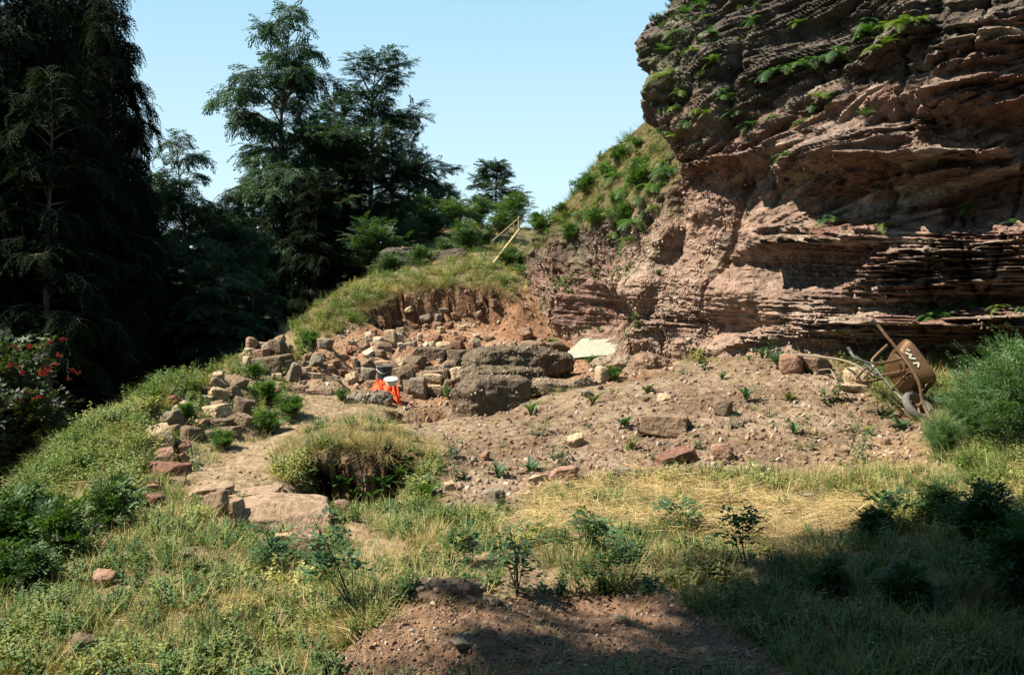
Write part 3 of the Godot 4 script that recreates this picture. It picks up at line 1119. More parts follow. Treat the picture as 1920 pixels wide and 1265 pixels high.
# ---------------------------------------------------------------- trees and shrubs
# A tree standing at the origin: trunk and limbs as one mesh each, the leaves as sprays on the twigs.
# shape(t) gives the reach of a limb that leaves the trunk at height share t.
func tree(n: String, o: Dictionary) -> Node3D:
	rng.seed = o.seed
	var root := Node3D.new()
	root.name = n
	var hgt: float = o.h
	var trunk := MB.new()
	var limbs := MB.new()
	trunk.col = o.get("bark", Color(0.10, 0.085, 0.07))
	limbs.col = trunk.col
	var tp := []
	var tr := []
	var bend := Vector3(rng.randf_range(-1, 1), 0, rng.randf_range(-1, 1)) * float(o.get("bend", 0.04)) * hgt
	for k in 15:
		var f := k / 14.0
		tp.append(Vector3(0, -0.6 + f * (hgt + 0.6), 0) + bend * f * f + Vector3(sin(f * 9.0 + o.seed), 0, cos(f * 7.0)) * 0.012 * hgt * f)
		tr.append(float(o.r) * (1.25 - f * 0.4 if f < 0.08 else 1.0) * pow(1.0 - f * 0.97, 0.85))
	trunk.tube(tp, tr, 9)
	var xf := []
	var cols := []
	var sp_len: float = o.get("spray", 0.55)
	var leafc: Color = o.leaf
	var nb: int = o.limbs
	for b in nb:
		var f: float = float(o.base) + (1.0 - float(o.base)) * pow((b + rng.randf()) / nb, float(o.get("dens", 0.9)))
		f = minf(f, 0.985)
		var kf := f * 14.0
		var p: Vector3 = (tp[int(kf)] as Vector3).lerp(tp[mini(int(kf) + 1, 14)], kf - int(kf))
		var t := (f - float(o.base)) / (1.0 - float(o.base))
		var reach: float = float(o.reach) * (pow(1.0 - t, float(o.get("taper", 0.75))) * smooth(-0.25, 0.25, t) + 0.06) * rng.randf_range(0.65 - 0.2 * float(o.get("wild", 0.0)), 1.2 + 0.25 * float(o.get("wild", 0.0)))
		var az := b * 2.39996 + rng.randf_range(-0.5, 0.5)
		var rise: float = lerpf(float(o.rise0), float(o.rise1), t) + rng.randf_range(-0.2, 0.2) * (1.0 + 4.0 * float(o.get("wild", 0.0)))
		var dir := Vector3(cos(az), rise, sin(az)).normalized()
		var pts := [p]
		var rad := [clampf(reach * 0.016 + 0.012, 0.015, 0.12)]
		var segs := 6
		var droop: float = o.droop
		var step := reach / segs
		for s in segs:
			dir = (dir + Vector3(rng.randf_range(-0.14, 0.14), -droop * 0.22 * s / segs * 2.0 + rng.randf_range(-0.08, 0.08), rng.randf_range(-0.14, 0.14))).normalized()
			p += dir * step
			pts.append(p)
			rad.append(rad[0] * (1.0 - 0.9 * (s + 1) / segs))
		limbs.tube(pts, rad, 4, false)
		var clump := rng.randf_range(-0.28, 0.28)
		# twigs to both sides, leaves along them
		var tw := maxi(3, int(reach / float(o.get("gap", 0.42))))
		for w in tw:
			var g := 0.22 + 0.78 * (w + rng.randf()) / tw
			var kg := minf(g, 0.999) * segs
			var q: Vector3 = (pts[int(kg)] as Vector3).lerp(pts[int(kg) + 1], kg - int(kg))
			var along: Vector3 = (pts[int(kg) + 1] - pts[int(kg)]).normalized()
			var sd := along.cross(Vector3.UP).normalized()
			for e in [-1.0, 1.0]:
				var tl := reach * 0.34 * (1.15 - g) * rng.randf_range(0.6, 1.3) + 0.25
				var td: Vector3 = (along * rng.randf_range(0.4, 1.0) + sd * e + Vector3.UP * rng.randf_range(-0.35 - 0.4 * float(o.get("wild", 0.0)), 0.25 + 0.6 * float(o.get("wild", 0.0)))).normalized()
				if tl > 0.5: limbs.tube([q, q + td * tl * 0.5 + Vector3.DOWN * droop * 0.03, q + td * tl + Vector3.DOWN * droop * 0.1 * tl], [0.012, 0.008, 0.003], 3, false)
				var m := maxi(2, int(tl / (sp_len * float(o.get("pack", 0.24)))))
				for z in m:
					if rng.randf() < float(o.get("gaps", 0.12)): continue
					var ff := (z + 0.4) / m
					var at: Vector3 = q + td * tl * ff + Vector3.DOWN * droop * 0.1 * tl * ff * ff
					var ld: Vector3 = (td + Vector3(rng.randf_range(-0.7, 0.7), rng.randf_range(-0.35, 0.2) - droop * 0.25, rng.randf_range(-0.7, 0.7))).normalized()
					var up := (Vector3.UP + Vector3(rng.randf_range(-0.6, 0.6), 0, rng.randf_range(-0.6, 0.6)) * float(o.get("tumble", 1.0))).normalized()
					var zz := ld.cross(up).normalized()
					var sc := rng.randf_range(0.7, 1.25)
					xf.append(Transform3D(Basis(ld, zz.cross(ld), zz).scaled_local(Vector3.ONE * sc), at))
					var k2 := 1.0 + clump + rng.randf_range(-0.2, 0.2)
					cols.append(Color(leafc.r * k2 * rng.randf_range(0.9, 1.2), leafc.g * k2, leafc.b * k2 * rng.randf_range(0.85, 1.1)))
	put("trunk", trunk.mesh(), M.bark, root)
	put("limbs", limbs.mesh(), M.bark, root)
	swarm("crown", o.mesh, M.crown, xf, cols, root)
	return root

# A shrub: stems fanning out from the foot, leafy sprays over a lumpy dome.
func shrub(n: String, o: Dictionary) -> Node3D:
	rng.seed = o.seed
	var root := Node3D.new()
	root.name = n
	var stems := MB.new()
	stems.col = o.get("bark", Color(0.11, 0.09, 0.06))
	var xf := []
	var cols := []
	var lc: Color = o.leaf
	for b in int(o.stems):
		var az := b * 2.39996 + rng.randf_range(-0.4, 0.4)
		var out := rng.randf_range(0.05, 1.0)
		var tip := Vector3(cos(az) * out * float(o.w), float(o.h) * rng.randf_range(0.65, 1.05) * (1.0 - 0.45 * out * out), sin(az) * out * float(o.w))
		var mid := tip * 0.5 + Vector3(-cos(az), 0.5, -sin(az)) * 0.1 * float(o.h)
		var pts := []
		var rad := []
		for k in 6:
			var f := k / 5.0
			pts.append(Vector3(0, -0.1, 0).lerp(mid, f).lerp(mid.lerp(tip, f), f))
			rad.append(float(o.get("r", 0.02)) * (1.0 - 0.85 * f))
		stems.tube(pts, rad, 4, false)
		var clump := rng.randf_range(-0.25, 0.25)
		for k in int(o.sprays):
			var f: float = lerpf(float(o.get("low", 0.25)), 1.0, pow(rng.randf(), 0.7))
			var q: Vector3 = Vector3.ZERO.lerp(mid, f).lerp(mid.lerp(tip, f), f)
			var a := rng.randf() * TAU
			var off := Vector3(cos(a), rng.randf_range(-0.4, 0.6), sin(a)) * rng.randf_range(0.0, float(o.get("puff", 0.2)))
			var ld := (off.normalized() * 0.8 + (tip - mid).normalized() * float(o.get("up", 0.6)) + Vector3(rng.randf_range(-0.5, 0.5), rng.randf_range(-0.3, 0.3), rng.randf_range(-0.5, 0.5))).normalized()
			var up := (Vector3.UP + Vector3(rng.randf_range(-0.8, 0.8), 0, rng.randf_range(-0.8, 0.8))).normalized()
			var zz := ld.cross(up).normalized()
			var sc := rng.randf_range(0.7, 1.2) * float(o.get("size", 1.0))
			xf.append(Transform3D(Basis(ld, zz.cross(ld), zz).scaled_local(Vector3.ONE * sc), q + off))
			var k2 := 1.0 + clump + rng.randf_range(-0.22, 0.22)
			cols.append(Color(lc.r * k2 * rng.randf_range(0.9, 1.2), lc.g * k2, lc.b * k2))
	put("stem", stems.mesh(), M.bark, root)
	swarm("foliage", o.mesh, M.leaf, xf, cols, root)
	return root

var used := {}
func plant(proto: Node3D, n: String, at: Vector3, scale: float, turn: float, label: String, category: String, group := "", squash := 1.0) -> Node3D:
	var o: Node3D = proto.duplicate()
	o.name = numbered(n)
	add_child(o)
	o.position = at
	o.rotation.y = turn
	o.scale = Vector3(scale, scale * squash, scale)
	tag(o, label, category, group)
	return o

# ---------------------------------------------------------------- stones
# photo column, row, width, height, tone, shape, turn, tilt | which one it is
const HEAP_LEFT := """410 705 20 16 p W 20 10|small pale chip crowning
404 722 32 24 b W 35 20|brown wedge just under the top chip of
448 718 30 20 b B 15 -20|brown slab lying down the right shoulder of
380 736 30 12 b S 10 12|thin brown flake jutting left near the top of
408 741 40 26 p W 30 -15|large pale slanting stone in the upper middle of
437 737 25 22 b B 30 15|small square brown stone on the upper right of
382 749 28 13 p S 5 0|narrow buff slab under the slanting stone of
325 754 32 22 r W 25 12|purple grey stone set back among weeds beside
341 771 36 30 p W 40 25|pale upright wedge with a sharp tip in
315 787 48 27 g W 20 10|dark grey lichened boulder in the weeds of
400 761 34 15 b B 12 8|rough brown block half hidden by leaves in
408 776 52 30 p B 38 6|big buff block with a dark right side in
456 767 36 34 d B 20 -12|dark block with a pale sloping top on the right of
452 786 42 18 b S 25 -22|long stone sliding down the right edge of
376 798 38 22 b B 10 4|flat-topped brown block in the lower course of
411 797 44 20 d B 8 2|dark block beside the weeds in the lower course of
293 819 46 38 p B 30 14|largest pale block leaning at the left end of
326 812 32 26 b B 20 8|reddish buff block wedged behind the leaning block of
358 815 42 30 d R 30 0|dark rounded boulder in the middle of the lower course of
392 820 36 24 d B 20 4|small dark stone beside the rounded boulder of
430 812 40 20 d B 12 6|low dark stone at the grass edge of
292 841 40 14 p S 12 3|pale flat slab under the leaning block of
305 858 36 30 k B 18 2|pinkish square block at the foot of
272 856 26 12 p S 10 6|thin pale slab sticking out left at the foot of
345 841 28 30 r W 35 5|red upright stone right of the pinkish block of
342 861 24 20 r W 20 20|small red stone below the upright one of
310 887 76 30 r B 8 -2|long dull red block lowest in
288 910 34 18 k R 25 0|rounded pink stone in the grass below
366 868 22 14 b R 10 0|small brown stone by the path edge of
335 905 42 16 b B 14 0|flat brown stone sunk in grass below"""
const HEAP_BEND := """472 646 23 26 k R 20 5|round pinkish boulder on top of
463 661 24 15 y B 15 0|pale yellow block below the round boulder of
463 679 16 20 p B 10 4|upright pale stone at the left foot of
490 665 26 19 k B 20 8|square pinkish block in the middle of
501 654 20 20 g B 30 5|grey block left of the dark block of
522 654 30 32 d B 18 3|dark block with a lit top high in
525 636 20 13 b W 15 25|pointed brown stone at the very top of
489 646 12 9 p R 15 0|tiny pale stone beside the round boulder of
511 643 30 7 p S 5 10|thin slab bridging the top of
511 688 62 36 d B 14 8|biggest dark boulder with a bright left edge in
473 692 40 10 b S 20 20|slab tilted into the weeds left of
521 708 22 14 y B 10 0|bright yellow block under the dark boulder of
523 722 14 10 y B 10 0|small bright yellow block lowest in
507 724 18 14 k R 25 0|little pink stone by the weeds under
511 740 34 27 k W 30 -12|pinkish white broken boulder in front of
536 692 16 30 d B 20 2|narrow dark upright stone at the right of
551 703 27 42 g W 25 -14|tall grey slab leaning on the right end of
566 688 16 20 d B 20 -10|dark stone behind the leaning grey slab of
575 694 17 11 y B 20 5|small yellow stone on the ground right of
578 703 22 9 b S 10 -3|low brown slab by the leaning slab of
597 705 24 10 p S 8 -4|flat pale slab lying right of
563 731 26 14 b B 8 0|low brown block on the path before
597 733 46 16 b B 6 -2|long buff block lying on the path before
593 676 24 22 g W 20 12|upright blue grey slab against the bank by
577 671 16 14 b R 10 0|brown stone below the grassy bank by
609 645 30 20 g R 20 0|weathered grey stone in the bank above
541 653 13 13 b R 30 0|small brown stone right of the dark block of
628 710 20 9 g S 10 0|low grey stone on the sandy floor by"""
const HEAP_MID := """690 632 11 19 w B 10 4|slim white upright stone at the back left of
699 633 14 14 k R 20 0|pink stone beside the slim white stone of
661 643 18 9 p S 10 4|pale flake farthest left behind
677 638 14 9 p S 15 -8|small pale flake on the rubble behind
682 650 24 20 b W 30 10|brown rounded block at the back left of
710 640 20 16 w R 20 0|rounded white stone behind the tilted buff block of
718 651 30 17 b B 25 -14|tilted buff block at the back of
734 636 22 32 p B 12 2|tall pale pillar stone at the back of
749 634 16 18 w R 20 0|white stone leaning on the pale pillar of
749 620 20 10 p S 15 5|pale slab above the pillar stone of
694 662 27 17 w W 20 20|bright white slab alone on the earth behind
712 663 24 14 b R 25 0|brown stone in the shadow of the white slab of
752 648 15 11 w R 10 0|white cobble right of the pillar stone of
769 645 24 9 g S 12 4|grey flakes on the earth right of the pillar of
788 632 10 14 w R 0 0|pale egg-shaped stone alone on the earth slope of
665 688 10 32 y B 10 6|thin pale slab standing on edge at the left of
684 684 40 18 b B 6 2|brown squared block in the upper course of
716 683 30 12 p B 8 0|buff slab next in the upper course of
732 685 28 16 b B 10 0|brown block under the buff slab of
750 683 20 22 p W 30 24|pale split wedge standing in the middle of
672 696 18 12 d B 10 0|small dark stone under the squared block of
690 704 27 26 g R 20 0|round grey boulder left of the black bucket of
660 710 24 20 p W 15 6|pale boulder at the left edge of
703 722 28 16 b B 10 2|brown block beside the orange cloth of
757 704 28 32 d B 24 4|dark block with a lit left face behind the white bowl of
788 730 33 40 g B 16 3|speckled grey slab standing in the shade of
774 698 20 24 k B 35 0|pink upright block left of the stacked slabs of
782 662 34 18 d B 8 1|dark top block at the upper left corner of
781 681 36 24 d B 10 1|dark lichened block under the top left block of
818 665 42 24 d B 8 -3|wide dark block in the top row of
830 650 28 17 p B 25 0|broad pale block lying on top of
860 650 26 20 r B 28 4|red brown block with a pale top on
861 673 44 30 d B 10 2|large dark block at the right end of
812 648 14 14 w W 20 20|small white splinter on the left of the top of
800 647 12 12 w W 10 30|white splinter at the far left of the top of
818 637 20 15 r W 25 6|reddish stone on the earth above
889 645 20 18 g B 20 0|grey cube capping the standing stone right of
885 660 12 32 k B 15 0|narrow pink standing stone right of
895 659 12 13 p B 20 0|small pale stone beside the standing stone of
918 657 27 17 p S 30 -18|pale slab tilted toward the right of
935 657 13 16 p W 20 10|pale splinter at the right of
810 690 22 6 g S 5 2|thin grey slab in the middle of
811 699 40 9 b S 6 3|long flat slab below the thin one of
812 711 38 18 p B 8 0|pale-topped block carrying the flat slab of
837 690 18 17 g R 10 0|round stone with a dimple on its top in
836 709 17 32 d B 12 0|dark upright post-like stone in
855 707 28 32 p W 35 -10|pale triangular stone against the mossy boulder of
786 703 14 7 y S 10 0|bright chip above the speckled slab of
815 725 21 6 y S 4 0|bright thin slab low in the shade of
816 737 32 18 d B 8 0|dark block lowest in
824 677 10 8 p B 10 0|small sandy brick in the dark row of
840 722 26 18 d B 12 0|dark filler stone by the leaves of
768 728 26 26 d B 10 0|dark stone in the shade right of the cloth of
745 700 18 18 b B 15 0|brown filler stone behind the bucket of
843 683 20 14 b B 15 0|brown filler stone under the right end of"""
const BANK := """798 597 25 13 g R 20 18|long grey white boulder stuck in the cut bank
823 598 16 13 g R 20 0|grey stone right of the long boulder in the bank
820 611 18 14 k R 10 0|pinkish stone sliding below the long boulder
827 619 15 11 p R 10 0|pale cobble at the lowest point of the bank slide
841 611 18 12 r W 20 0|red stone in the middle of the earth slope
852 594 16 12 k R 20 0|pink stone tucked under the hanging turf
765 584 20 9 p S 20 18|pale flat stone in the left of the cut bank
776 577 16 8 y S 15 20|yellow slab edge poking from the cut bank
763 564 12 12 k R 0 0|small pink stone high in the bank by the turf
713 603 12 12 p R 10 0|pale cobble in the dark gully of the bank
866 615 15 10 p R 10 0|pale cobble on the right of the earth slope
876 612 9 7 w R 0 0|tiny white cobble on the orange earth
864 635 21 11 r R 15 0|low red stone above the stacked slabs
894 631 15 11 p W 20 10|buff splinter on the foot of the orange earth
917 635 20 10 b R 20 0|brown flat stone at the foot of the orange earth
925 576 14 14 b R 20 0|brown stone at the upper right of the earth slope
896 590 17 10 k W 15 10|pink slab fragment under the right turf
832 583 18 8 g S 5 0|grey ledge stone beneath the grass roots
745 606 14 9 b R 10 0|brown cobble in the middle left of the bank
800 612 11 8 k R 10 0|small pink cobble on the bank below the long boulder
778 612 13 8 k R 15 0|pink chip left of the bank slide
852 625 12 8 p R 10 0|pale chip low on the earth slope
700 622 14 10 k R 10 0|pink cobble on the scree at the left of the bank
645 667 16 10 k R 10 0|pink cobble on the scree left of the white slab
655 660 12 8 r R 10 0|red cobble on the scree above the pale flake
630 680 16 10 k R 10 0|pink cobble low on the left scree
618 690 13 9 p R 10 0|pale cobble near the flat pale slab on the scree
640 698 14 9 r R 10 0|red cobble at the foot of the left scree
1000 652 48 26 b R 20 0|brown boulder behind the mossy double boulder
1046 651 42 20 d R 15 0|dark low boulder left of the cave hollow
960 655 26 22 g W 20 0|grey angular stone left of the brown boulder
1062 633 16 14 p B 20 0|pale cube below the cave hollow
1082 637 20 16 p W 20 0|pale wedge below the cave hollow
985 627 30 22 k W 25 0|pinkish block at the foot of the orange earth"""
const SCATTER := """1485 682 44 36 k R 20 0|rounded pink boulder at the cliff foot left of a brown one
1532 684 50 36 b R 25 0|brown boulder at the cliff foot behind the thin wire
1607 708 46 36 p R 15 0|pale boulder just left of the wheelbarrow
1600 728 50 14 p S 8 0|pale flat stone under the boulder by the wheelbarrow
1356 763 40 30 d W 30 -14|dark angular stone jutting from the middle of the soil slope
1340 752 26 18 b R 20 0|brown stone above the jutting angular one
1248 800 84 34 b S 14 -3|brown ledge stone with a dark hollow under it
1264 856 74 22 r S 20 14|reddish slab tilted on the lower soil slope
1356 848 40 28 k R 20 0|rounded rosy boulder low on the soil slope
1080 826 40 24 p W 25 22|pale angular stone on the left soil slope
1058 886 52 18 k S 15 6|pinkish slab at the straw edge
1008 898 36 14 p S 15 14|pale slab corner left of the pinkish slab
1166 884 36 16 g R 15 0|low grey stone beside a seedling near the straw
1102 738 24 13 g R 10 0|grey stone above the left soil slope
1247 745 26 15 p W 20 10|pale stone high on the soil slope
1131 702 26 30 p R 15 4|pale upright stone beside the pebbly ledge
1210 748 18 10 b R 10 0|brown chip below the pale cliff toe
928 934 36 34 g R 20 6|grey rounded stone at the lower left of the soil slope
908 855 18 16 k W 20 0|pink chip near the pit
842 912 18 20 p S 10 12|pale flake by the rosettes at the pit edge
1290 860 14 10 p R 0 0|small pale stone right of the tilted slab
1425 878 26 14 p R 10 0|pale flat stone at the edge of the straw
1664 828 18 16 k R 10 0|pink stone in the woodchips
1585 848 22 14 b R 10 0|brown stone by the woodchips
1478 960 20 14 b R 15 0|brown cobble sunk in the straw
1525 932 28 14 g R 20 0|grey cobble at the right end of the straw
640 945 30 15 b R 20 0|brown stone in front of the pit plants
712 938 26 14 r R 20 0|red stone at the pit plants
750 945 20 12 p W 20 0|pale chip at the pit plants
690 905 26 18 r R 20 0|red stone inside the pit
1165 1160 26 12 p R 10 0|pale cobble in the shaded dirt track
860 1205 34 16 g R 20 0|grey cobble on the shaded earth mound
170 1002 24 14 k R 20 0|pink stone in the dry grass of the left slope
192 1085 46 34 k W 20 0|rough pink earth clod in the left foreground grass
285 938 36 24 r R 25 0|dark red stone among herbs under the left heap
285 915 30 14 k S 20 0|pink slab among herbs under the left heap
480 1088 30 16 b R 15 0|brown stone in the weeds below the big flat slab
345 1040 30 14 g R 20 0|grey stone hidden in the weeds left of the slab
520 1160 40 20 d R 20 0|dark stone sunk in the foreground weeds
150 1210 52 40 d R 20 0|dark stone under broad leaves at the lower left"""
const PAVING := """390 925 88 26 t S 6 4|thin sandy slab at the left of the path edge
402 946 44 44 b W 25 0|brown wedge stone between the two path edge slabs
468 932 108 22 t S 5 5|narrow L-shaped sandy slab on the path edge
524 968 172 58 t B 10 -6|large flat-topped sandy slab bordering the path
576 1026 66 52 b B 16 -4|brown squared stone below the large sandy slab
534 1012 40 22 p S 12 0|pale flat stone tucked below the large sandy slab
436 968 26 60 t B 12 4|upright sandy slab edge under the L-shaped slab"""
const TONES := {"p": Color(0.56, 0.44, 0.29), "y": Color(0.54, 0.45, 0.29), "k": Color(0.37, 0.235, 0.165), "b": Color(0.30, 0.215, 0.15), "g": Color(0.28, 0.24, 0.185), "d": Color(0.21, 0.16, 0.115), "t": Color(0.40, 0.29, 0.205), "w": Color(0.64, 0.55, 0.42), "r": Color(0.245, 0.135, 0.10)}
var stone_shapes := {}

func heap_rows(text: String, d0: float, y0: float, slope: float, tail: String, group: String) -> Array:
	var out := []
	for row in text.split("\n"):
		var half := row.split("|")
		var f := half[0].split(" ", false)
		var px := f[0].to_float()
		var py := f[1].to_float()
		var d := d0 + (y0 - py) * slope if d0 > 0.0 else -1.0
		out.append({"px": px, "py": py, "d": d, "w": f[2].to_float(), "h": f[3].to_float(), "tone": f[4], "shape": f[5], "turn": f[6].to_float(), "tilt": f[7].to_float(), "label": (half[1] + " " + tail).strip_edges(), "group": group})
	return out

var stones := []
var loose_stones := []
func pack_heaps() -> void:
	stones = []
	stones.append_array(heap_rows(HEAP_LEFT, 9.7, 905.0, 0.0185, "the left rubble heap", "stones of the left rubble heap"))
	stones.append_array(heap_rows(HEAP_BEND, 14.6, 740.0, 0.022, "the heap at the path bend", "stones of the heap at the path bend"))
	stones.append_array(heap_rows(HEAP_MID, 15.1, 755.0, 0.021, "the middle stone stack", "stones of the middle stack"))
	for s in stones:
		var gd := hit_d(s.px, float(s.py) + float(s.h) * 0.3)
		if gd > 0.0 and gd < s.d: s.d = gd
		var c := P(s.px, s.py, s.d)
		var wm: float = s.w / F * s.d
		var hm: float = s.h / F * s.d
		s.pos = c + Vector3(0, 0, -wm * 0.1)
		pack_under(s.pos, wm * 0.62, c.y - hm * 0.40)

func shape_for(kind: String, k: int) -> ArrayMesh:
	var key := "%s%d" % [kind, k]
	if not stone_shapes.has(key):
		var base := {"B": 100, "R": 200, "W": 300, "S": 400}
		var pw := {"B": 16.0, "R": 4.0, "W": 7.0, "S": 14.0}
		var fl := {"B": 3, "R": 3, "W": 7, "S": 3}
		stone_shapes[key] = stone_mesh(base[kind] + k, pw[kind], 0.07 if kind != "W" else 0.09, 14, fl[kind])
	return stone_shapes[key]

var stone_mats := {}
func stone_mat(tone: String) -> StandardMaterial3D:
	if not stone_mats.has(tone):
		var m: StandardMaterial3D = M.stone.duplicate()
		m.albedo_color = (TONES[tone] * 0.9).linear_to_srgb()
		stone_mats[tone] = m
	return stone_mats[tone]

func lay_stone(s: Dictionary, k: int, n := "stone") -> MeshInstance3D:
	var d: float = -s.pos.z
	var wm: float = s.w / F * d
	var hm: float = s.h / F * d
	var dz: float = clampf(sqrt(wm * hm) * 1.0, 0.08, 0.7)
	if s.shape == "S": dz = wm * 0.65
	if s.tone == "t" and s.w > 100.0: dz = wm * 0.75
	var tn := deg_to_rad(float(s.turn) * (1.0 if k % 2 == 0 else -1.0))
	wm /= absf(cos(tn)) + 0.45 * absf(sin(tn))
	var o := put(n, shape_for(s.shape, k % 6), stone_mat(s.tone))
	o.position = s.pos
	o.basis = Basis(Vector3(0, 0, 1), deg_to_rad(s.tilt)) * Basis(Vector3.UP, tn) * Basis.from_scale(Vector3(wm * 0.54, hm * 0.56, dz * 0.55))
	tag(o, s.label, "stone", s.group)
	return o

func build_stones() -> void:
	rng.seed = 5
	var k := 0
	for s in stones:
		lay_stone(s, k)
		k += 1
	var loose := heap_rows(BANK, -1.0, 0, 0, "", "stones in the excavated bank")
	loose.append_array(heap_rows(SCATTER, -1.0, 0, 0, "", "stones scattered over the slopes"))
	loose.append_array(heap_rows(PAVING, -1.0, 0, 0, "", "slabs edging the path"))
	loose_stones = loose
	for s in loose:
		# its foot stands on the ground, partly sunk
		var g := on_ground(s.px, s.py + s.h * 0.38)
		var d := -g.z
		s.pos = Vector3((float(s.px) - 960.0) / F * d, g.y + float(s.h) / F * d * 0.36, g.z)
		lay_stone(s, k)
		k += 1
	# chips lying about on the soil: too many to tell apart
	for spec in [["soil", 4600, 0.006, 0.030, "small stones strewn over the bare soil slope", 31], ["dig", 1700, 0.012, 0.045, "rubble chips strewn over the excavated earth", 32], ["path", 500, 0.006, 0.02, "gravel on the sandy path", 33], ["front", 3000, 0.003, 0.011, "grit on the shaded earth mound", 34]]:
		rng.seed = spec[5]
		var xf := []
		var cols := []
		var tries := 0
		while xf.size() < spec[1] and tries < spec[1] * 12:
			tries += 1
			var px := rng.randf_range(200, 1950)
			var py := rng.randf_range(540, 1262)
			if in_zone(spec[0], Vector2(px, py)) < rng.randf_range(-12, 6): continue
			var d := hit_d(px, py)
			if d < 0 or d > 24.0 or cliff_d(px, py) < d: continue
			d *= rng.randf_range(0.985, 1.015)
			var x := (px - 960.0) / F * d
			var r: float = lerpf(spec[2], spec[3], pow(rng.randf(), 3.0))
			xf.append(Transform3D(Basis.from_euler(Vector3(rng.randf() * 6, rng.randf() * 6, rng.randf() * 6)).scaled_local(Vector3(r, r * 0.6, r * 1.3)), G(x, d) + Vector3(0, r * 0.15, 0)))
			var t := rng.randf()
			var c := Color(0.23, 0.145, 0.10) if t < 0.72 else (Color(0.36, 0.26, 0.18) if t < 0.94 else Color(0.52, 0.45, 0.36))
			cols.append(jitter(c, 0.25))
		var o := swarm("gravel", stone_mesh(40 + spec[5], 3.5, 0.15, 3), M.pebble, xf, cols)
		tag(o, spec[4], "gravel")
	# clods of earth on the banks
	boulders()

func big_rock(n: String, pts: String, size: Vector3, tone: Color, label: String, turn: float, seed_: int, power: float, lift: float, cat := "boulder") -> void:
	var f := pts.split_floats(" ", false)
	var c := P(f[0], f[1], f[2])
	var base := stone_mesh(seed_, power, 0.03, 44, 2)
	var a := base.surface_get_arrays(0)
	var v: PackedVector3Array = a[Mesh.ARRAY_VERTEX]
	var idx: PackedInt32Array = a[Mesh.ARRAY_INDEX]
	var cc: PackedColorArray = a[Mesh.ARRAY_COLOR]
	for k in v.size():
		var p := v[k] * size * 0.5
		var w := p + Vector3(seed_ * 3.7, 0, 0)
		var nn := v[k].normalized()
		p += nn * (nzf.get_noise_3dv(w * 4.0) * 0.09 + nzf.get_noise_3dv(w * 14.0) * 0.03 + nz.get_noise_2d(w.y * 9.0, w.x * 0.8) * 0.03)
		v[k] = p
		var t := 1.0 + nzf.get_noise_3dv(w * 20.0) * 0.35
		var moss := smooth(0.0, 0.4, nz.get_noise_3dv(w * 2.0)) * 0.3
		var c2 := tone.lerp(Color(0.13, 0.13, 0.07), moss)
		cc[k] = Color(c2.r * t, c2.g * t, c2.b * t)
	var nrm := PackedVector3Array()
	nrm.resize(v.size())
	for k in range(0, idx.size(), 3):
		var fn := (v[idx[k + 2]] - v[idx[k]]).cross(v[idx[k + 1]] - v[idx[k]])
		for q in 3: nrm[idx[k + q]] += fn
	for k in v.size(): nrm[k] = nrm[k].normalized()
	var o := put(n, array_mesh(v, nrm, cc, idx), M.rock)
	o.position = c + Vector3(0, lift, -size.z * 0.35)
	o.rotation.y = deg_to_rad(turn)
	tag(o, label, cat)
	# pebbles set into it
	rng.seed = seed_
	var xf := []
	var cols := []
	for k in int(260 * size.x):
		var q := rng.randi_range(0, v.size() - 1)
		if nrm[q].z < -0.3: continue
		var r := rng.randf_range(0.006, 0.018)
		xf.append(Transform3D(Basis.from_euler(Vector3(rng.randf() * 6, rng.randf() * 6, 0)).scaled_local(Vector3(r, r * 0.8, r * 1.2)), v[q] + nrm[q] * r * 0.3))
		cols.append(jitter(Color(0.42, 0.34, 0.25) if rng.randf() < 0.5 else Color(0.2, 0.15, 0.11), 0.3))
	swarm("pebble", stone_mesh(7, 2.6, 0.12, 3), M.pebble, xf, cols, o)

func boulders() -> void:
	big_rock("boulder", "975 684 15.4", Vector3(1.72, 0.50, 0.8), Color(0.19, 0.155, 0.11), "mossy double-humped conglomerate boulder above the soil slope", 16, 501, 4.0, 0.02)
	big_rock("boulder", "945 706 14.5", Vector3(1.15, 0.22, 0.6), Color(0.19, 0.155, 0.10), "thin mossy ledge between the two large conglomerate boulders", 14, 502, 5.0, 0.0)
	big_rock("boulder", "922 758 13.7", Vector3(1.06, 0.76, 0.85), Color(0.20, 0.155, 0.115), "big conglomerate boulder with a dark shaded front by the trench", 30, 503, 4.5, 0.0)
	big_rock("boulder", "1066 722 13.9", Vector3(1.0, 0.22, 0.6), Color(0.33, 0.255, 0.18), "pale pebbly rock ledge right of the mossy boulders", -6, 504, 4.0, -0.03)
	big_rock("boulder", "1165 690 15.2", Vector3(0.95, 0.46, 0.7), Color(0.38, 0.30, 0.22), "pale smooth rock toe beside the sheet metal", 10, 505, 3.0, -0.05)
	big_rock("boulder", "1218 690 14.9", Vector3(0.8, 0.44, 0.7), Color(0.35, 0.235, 0.17), "pinkish rock toe at the cliff foot above the soil slope", 10, 506, 3.2, -0.05)
	big_rock("boulder", "690 752 14.3", Vector3(0.66, 0.34, 0.6), Color(0.27, 0.235, 0.18), "grey gravelly mound of rock in front of the orange cloth", 8, 507, 3.0, -0.05)
	big_rock("boulder", "826 1122 4.75", Vector3(0.36, 0.15, 0.26), Color(0.27, 0.19, 0.14), "weathered brown rock half buried in the front earth mound", -10, 508, 3.4, -0.03)
	big_rock("boulder", "925 1140 4.7", Vector3(0.17, 0.12, 0.2), Color(0.10, 0.09, 0.075), "dark shaded rock right of the half buried brown one", 20, 509, 3.4, -0.02)

